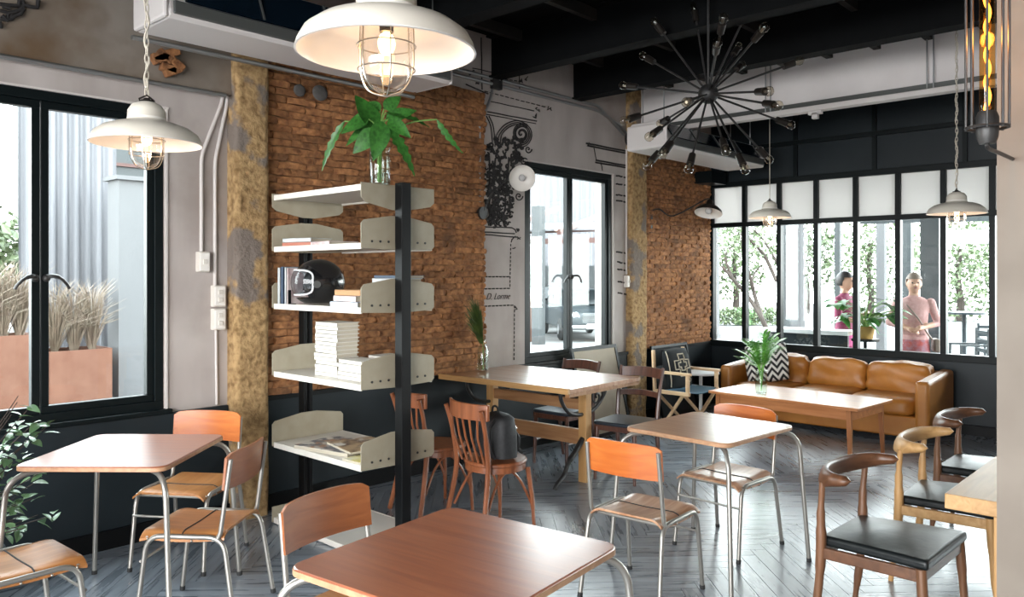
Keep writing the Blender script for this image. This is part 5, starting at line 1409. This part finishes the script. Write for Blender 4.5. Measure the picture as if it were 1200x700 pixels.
# terrace counter with potted plant
p0, p1 = PU(914, 398, 10.15), PU(986, 398, 10.15)
t = thing('terrace_bench', 'long dark terrace bench outside, below the panes', 'bench', (10.15, (p0.y+p1.y)/2, -.15))
M().box((0, 0, 1.04), (.40, p0.y-p1.y+.3, .05)).build('bench_top', 'white', t, smooth=False)
for s in (-1, 1): M().box((0, s*(p0.y-p1.y)/2, .507), (.36, .06, 1.015)).build('leg', 'dado', t, smooth=False)
M().box((-.16, 0, .66), (.03, p0.y-p1.y+.28, .70)).build('front_board', 'dado', t, smooth=False)
pp = PD(1014, 397, 9.7); tz = pp.z
t = thing('plant_stand', 'small dark stand under the ochre plant pot outside', 'stand', (pp.x, pp.y, -.15))
M().cyl((0, 0, tz+.12), (0, 0, tz+.149), .16, n=20).build('stand_top', 'black', t); M().cyl((0, 0, .02), (0, 0, tz+.12), .02).build('column', 'black', t); M().cyl((0, 0, 0), (0, 0, .02), .15, n=20).build('base', 'black', t)
t = thing('potted_foliage', 'dark green leafy plant in an ochre pot outside the glass', 'plant', (pp.x, pp.y, tz))
M().lathe([(.001, 0), (.085, 0), (.11, .13), (.118, .15), (.10, .15), (.09, .12), (.001, .12)], 20).build('pot', 'yellowpot', t)
bl = leaf_mesh('leaf', .20, .13, 'leaf1', .3, .15, nx=8); rk = random.Random(12)
for k in range(46):
    a = rk.uniform(0, 6.28); s = rk.uniform(.05, .40); z_ = rk.uniform(.20, .50)
    e = Vector((SA*s*math.cos(a)*1.2+CA*.1*math.sin(a), -CA*s*math.cos(a)*1.2+SA*.1*math.sin(a), z_))
    M().tube(spline([(0, 0, .12), (e.x*.4, e.y*.4, z_*.8), e], 4), .004, 5).build('stem', 'stem', t)
    inst('leaf', bl, t, e, (rk.uniform(-.4, .4), rk.uniform(-.2, .6), a+rk.uniform(-.6, .6)))
# outdoor seats at the right
def metal_chair(label, c, rz, m_):
    t = thing('metal_chair', label, 'chair', c, rz, 'outdoor metal chairs')
    for s in (-1, 1):
        M().bar((-.2, s*.2, 0), (-.22, s*.2, .92), .03, .03).build('rear_leg', m_, t, smooth=False); M().bar((.2, s*.2, 0), (.18, s*.2, .66), .03, .03).build('front_leg', m_, t, smooth=False)
        M().bar((-.2, s*.2, .66), (.2, s*.2, .66), .035, .03).build('armrest', m_, t, smooth=False)
    M().box((0, 0, .45), (.42, .42, .03)).build('seat', m_, t, smooth=False)
    for k in range(3): M().bar((-.21, -.2, .58+.14*k), (-.21, .2, .58+.14*k), .02, .05).build('back_slat', m_, t, smooth=False)
p = PD(1134, 405, 12.5); metal_chair('pale metal chair outside, right of the dark green post', (p.x, p.y, -.15), 2.2, 'bluegrey')
p = PD(1166, 400, 13.5); metal_chair('dark metal chair outside, nearest the pillar', (p.x, p.y, -.15), 3.6, 'dado')
p = PD(1130, 362, 15)
t = thing('terrace_table', 'dark round terrace table outside with pale plant above it', 'table', (p.x, p.y, -.15))
M().cyl((0, 0, 1.02), (0, 0, 1.06), .36, n=24).build('table_top', 'dado', t); M().cyl((0, 0, .03), (0, 0, 1.02), .04).build('column', 'dado', t); M().cyl((0, 0, 0), (0, 0, .03), .26, n=20).build('base', 'dado', t)

# --- people on the terrace
def person(label, loc, rz, s, parts, hair, pose, hairlong=0):
    # faces +x; one continuous remeshed body
    t = thing('person', label, 'person', loc, rz, 'people on the terrace')
    m = M()
    rings = [(.78, .085, .135, 0), (.88, .11, .165, -.01), (.97, .112, .168, -.005), (1.08, .10, .145, 0), (1.20, .112, .158, .005), (1.31, .108, .17, 0), (1.38, .085, .175, -.005), (1.425, .062, .12, -.008), (1.45, .05, .06, -.005), (1.53, .047, .052, .005)]
    m.lathe([(0.001, .77)]+[(1, z) for z, *_ in rings]+[(.001, 1.54)], 20)
    base = len(m.v)-20*(len(rings)+2)
    for i, (z, rx, ry, xo) in enumerate(rings):
        for j in range(20):
            q = m.v[base+20*(i+1)+j]; q.x = q.x*rx+xo; q.y *= ry
    m.ball((.02, 0, 1.60), .10, 18, 12, (.98, .78, 1.12)); m.ball((.035, 0, 1.545), .062, 12, 8, (1, .85, .9))
    m.ball((.122, 0, 1.59), .016, 8, 6, (1, .8, 1.5))
    for sd in (-1, 1): m.ball((.01, sd*.08, 1.595), .022, 8, 6, (.6, .4, 1.3))
    def limb(pts, rs): m.tube(spline(pts, 5), [rs[0]+(rs[-1]-rs[0])*i/(5*(len(pts)-1)) if len(rs) == 2 else rs[min(len(rs)-1, i*len(rs)//(5*(len(pts)-1)+1))] for i in range(5*(len(pts)-1)+1)], 10); m.ball(pts[0], rs[0], 10, 7); m.ball(pts[-1], rs[-1], 10, 7)
    for sd, (hipx, knee, foot) in zip((-1, 1), pose['legs']):
        limb([(0, sd*.085, .86), (knee, sd*.09, .48), (foot, sd*.095, .09)], (.085, .045)); m.tube([(foot-.05, sd*.095, .04), (foot+.16, sd*.11, .03)], [.042, .032], 8); m.ball((foot+.16, sd*.11, .03), .032, 8, 6); m.ball((foot-.04, sd*.095, .05), .045, 8, 6)
    hands = []
    for sd, (el, wr) in zip((-1, 1), pose['arms']):
        sh = Vector((-.005, sd*.185, 1.37)); el, wr = Vector(el), Vector(wr)
        limb([sh, (sh+el)/2, el], (.056, .043)); limb([el, (el+wr)/2, wr], (.042, .028))
        d_ = (wr-el).normalized(); pal = wr+d_*.055; m.tube([wr, wr+d_*.09], [.030, .038], 8); m.ball(pal, .04, 8, 6, (.9, .9, .9))
        sdv = d_.cross(Vector((0, 0, 1))); sdv = sdv.normalized() if sdv.length > .1 else Vector((0, 1, 0))
        up = sdv.cross(d_)
        for k, Lf in enumerate((.065, .078, .072, .055)):
            b0 = wr+d_*.088+sdv*(k-1.5)*.019; m.tube([b0, b0+d_*Lf*.5-up*.008, b0+d_*Lf*.9-up*.026], [.010, .0095, .008], 6)
        b0 = wr+d_*.03+sdv*.035; m.tube([b0, b0+d_*.035+sdv*.02, b0+d_*.065+sdv*.025-up*.01], [.012, .011, .009], 6)
    if pose.get('skirt'):
        m.lathe([(.001, .98), (.15, .97), (.175, .85), (.19, .6), (.20, .42), (.001, .40)], 20)
    me0 = m.mesh('body', None)
    tmp = bpy.data.objects.new('body', me0); COL.objects.link(tmp)
    r = tmp.modifiers.new('remesh', 'REMESH'); r.mode = 'VOXEL'; r.voxel_size = .0095; r.use_smooth_shade = True
    sm = tmp.modifiers.new('smooth', 'SMOOTH'); sm.factor = .5; sm.iterations = 3
    bpy.context.view_layer.update()
    me = bpy.data.meshes.new_from_object(tmp.evaluated_get(bpy.context.evaluated_depsgraph_get())); bpy.data.objects.remove(tmp)
    me.name = 'body'; me.materials.clear()
    for k in ('skin', parts[0], parts[1], 'rubber'): me.materials.append(MT[k])
    for p in me.polygons:
        c = p.center
        arm = False
        for el, wr in pose['arms']:
            e_, w_2 = Vector(el), Vector(wr); a_1 = e_.lerp(w_2, .55); dd_ = (w_2-e_).normalized(); tt_ = max(0., min((w_2-a_1).length+.2, (c-a_1).dot(dd_)))
            if (c-a_1-dd_*tt_).length < .052: arm = True
        p.material_index = 0 if (c.z > 1.455 or arm) else 1 if c.z > pose.get('hem', .93) else 3 if c.z < .07 else (0 if pose.get('skirt') and c.z < .40 else 2)
        p.use_smooth = True
    o = inst('body', me, t)
    def hf(i, j):
        a = 2*PI*i; b = PI*.66*j*(1 if math.cos(a) < .25 else .60); return Vector((-.002+.114*math.sin(b)*math.cos(a), .094*math.sin(b)*math.sin(a), 1.615+.128*math.cos(b)))
    hr = M().slab(hf, 24, 8, lambda i, j: (-.012*math.cos(2*PI*i), -.012*math.sin(2*PI*i), 0))
    if hairlong: hr.ball((-.07, 0, 1.56), .055, 12, 8, (.8, 1.2, 1.3))
    hr.build('hair', hair, t, angle=80)
    for sd in (-1, 1): M().ball((.108, sd*.032, 1.612), .0095, 8, 6).build('eye', 'hair', t)
    M().ball((.112, 0, 1.548), .014, 10, 6, (.5, 1.6, .45)).build('mouth', 'maroon', t)
    t.scale = (s, s, s)
    return t
p = PD(1071, 330, 9.95); fa = math.atan2(-p.y, -p.x)
w_ = person('person in a pink blouse and red patterned skirt standing outside, hands clasped', (p.x, p.y, -.15), fa+.15, 1.035, ('pink', 'redskirt'), 'hairg',
            dict(legs=((0, .02, 0), (0, .03, .02)), arms=(((-.03, -.27, 1.12), (.15, -.09, 1.06)), ((-.03, .27, 1.12), (.15, .08, 1.08))), skirt=1, hem=.93), 1)
M().tube(spline([(-.03, -.13, 1.41), (.08, -.08, 1.33), (.125, .03, 1.18), (.118, .12, 1.02), (.05, .19, .93)], 6), .011, 6).build('bag_strap', 'hairg', w_)
M().box((.02, .235, .86), (.20, .07, .16)).build('shoulder_bag', 'hairg', w_, bevel=.02)
p = PD(990, 330, 10.6); fa = math.atan2(-p.y, -p.x)
person('person in a maroon top standing half hidden behind a window bar, seen from the side', (p.x, p.y, -.15), fa+1.2, 1.045, ('maroon', 'magenta'), 'hair',
       dict(legs=((0, .03, .05), (0, -.02, -.08)), arms=(((.02, -.26, 1.13), (.22, -.20, 1.12)), ((-.08, .27, 1.12), (.16, .18, 1.18))), hem=.95))
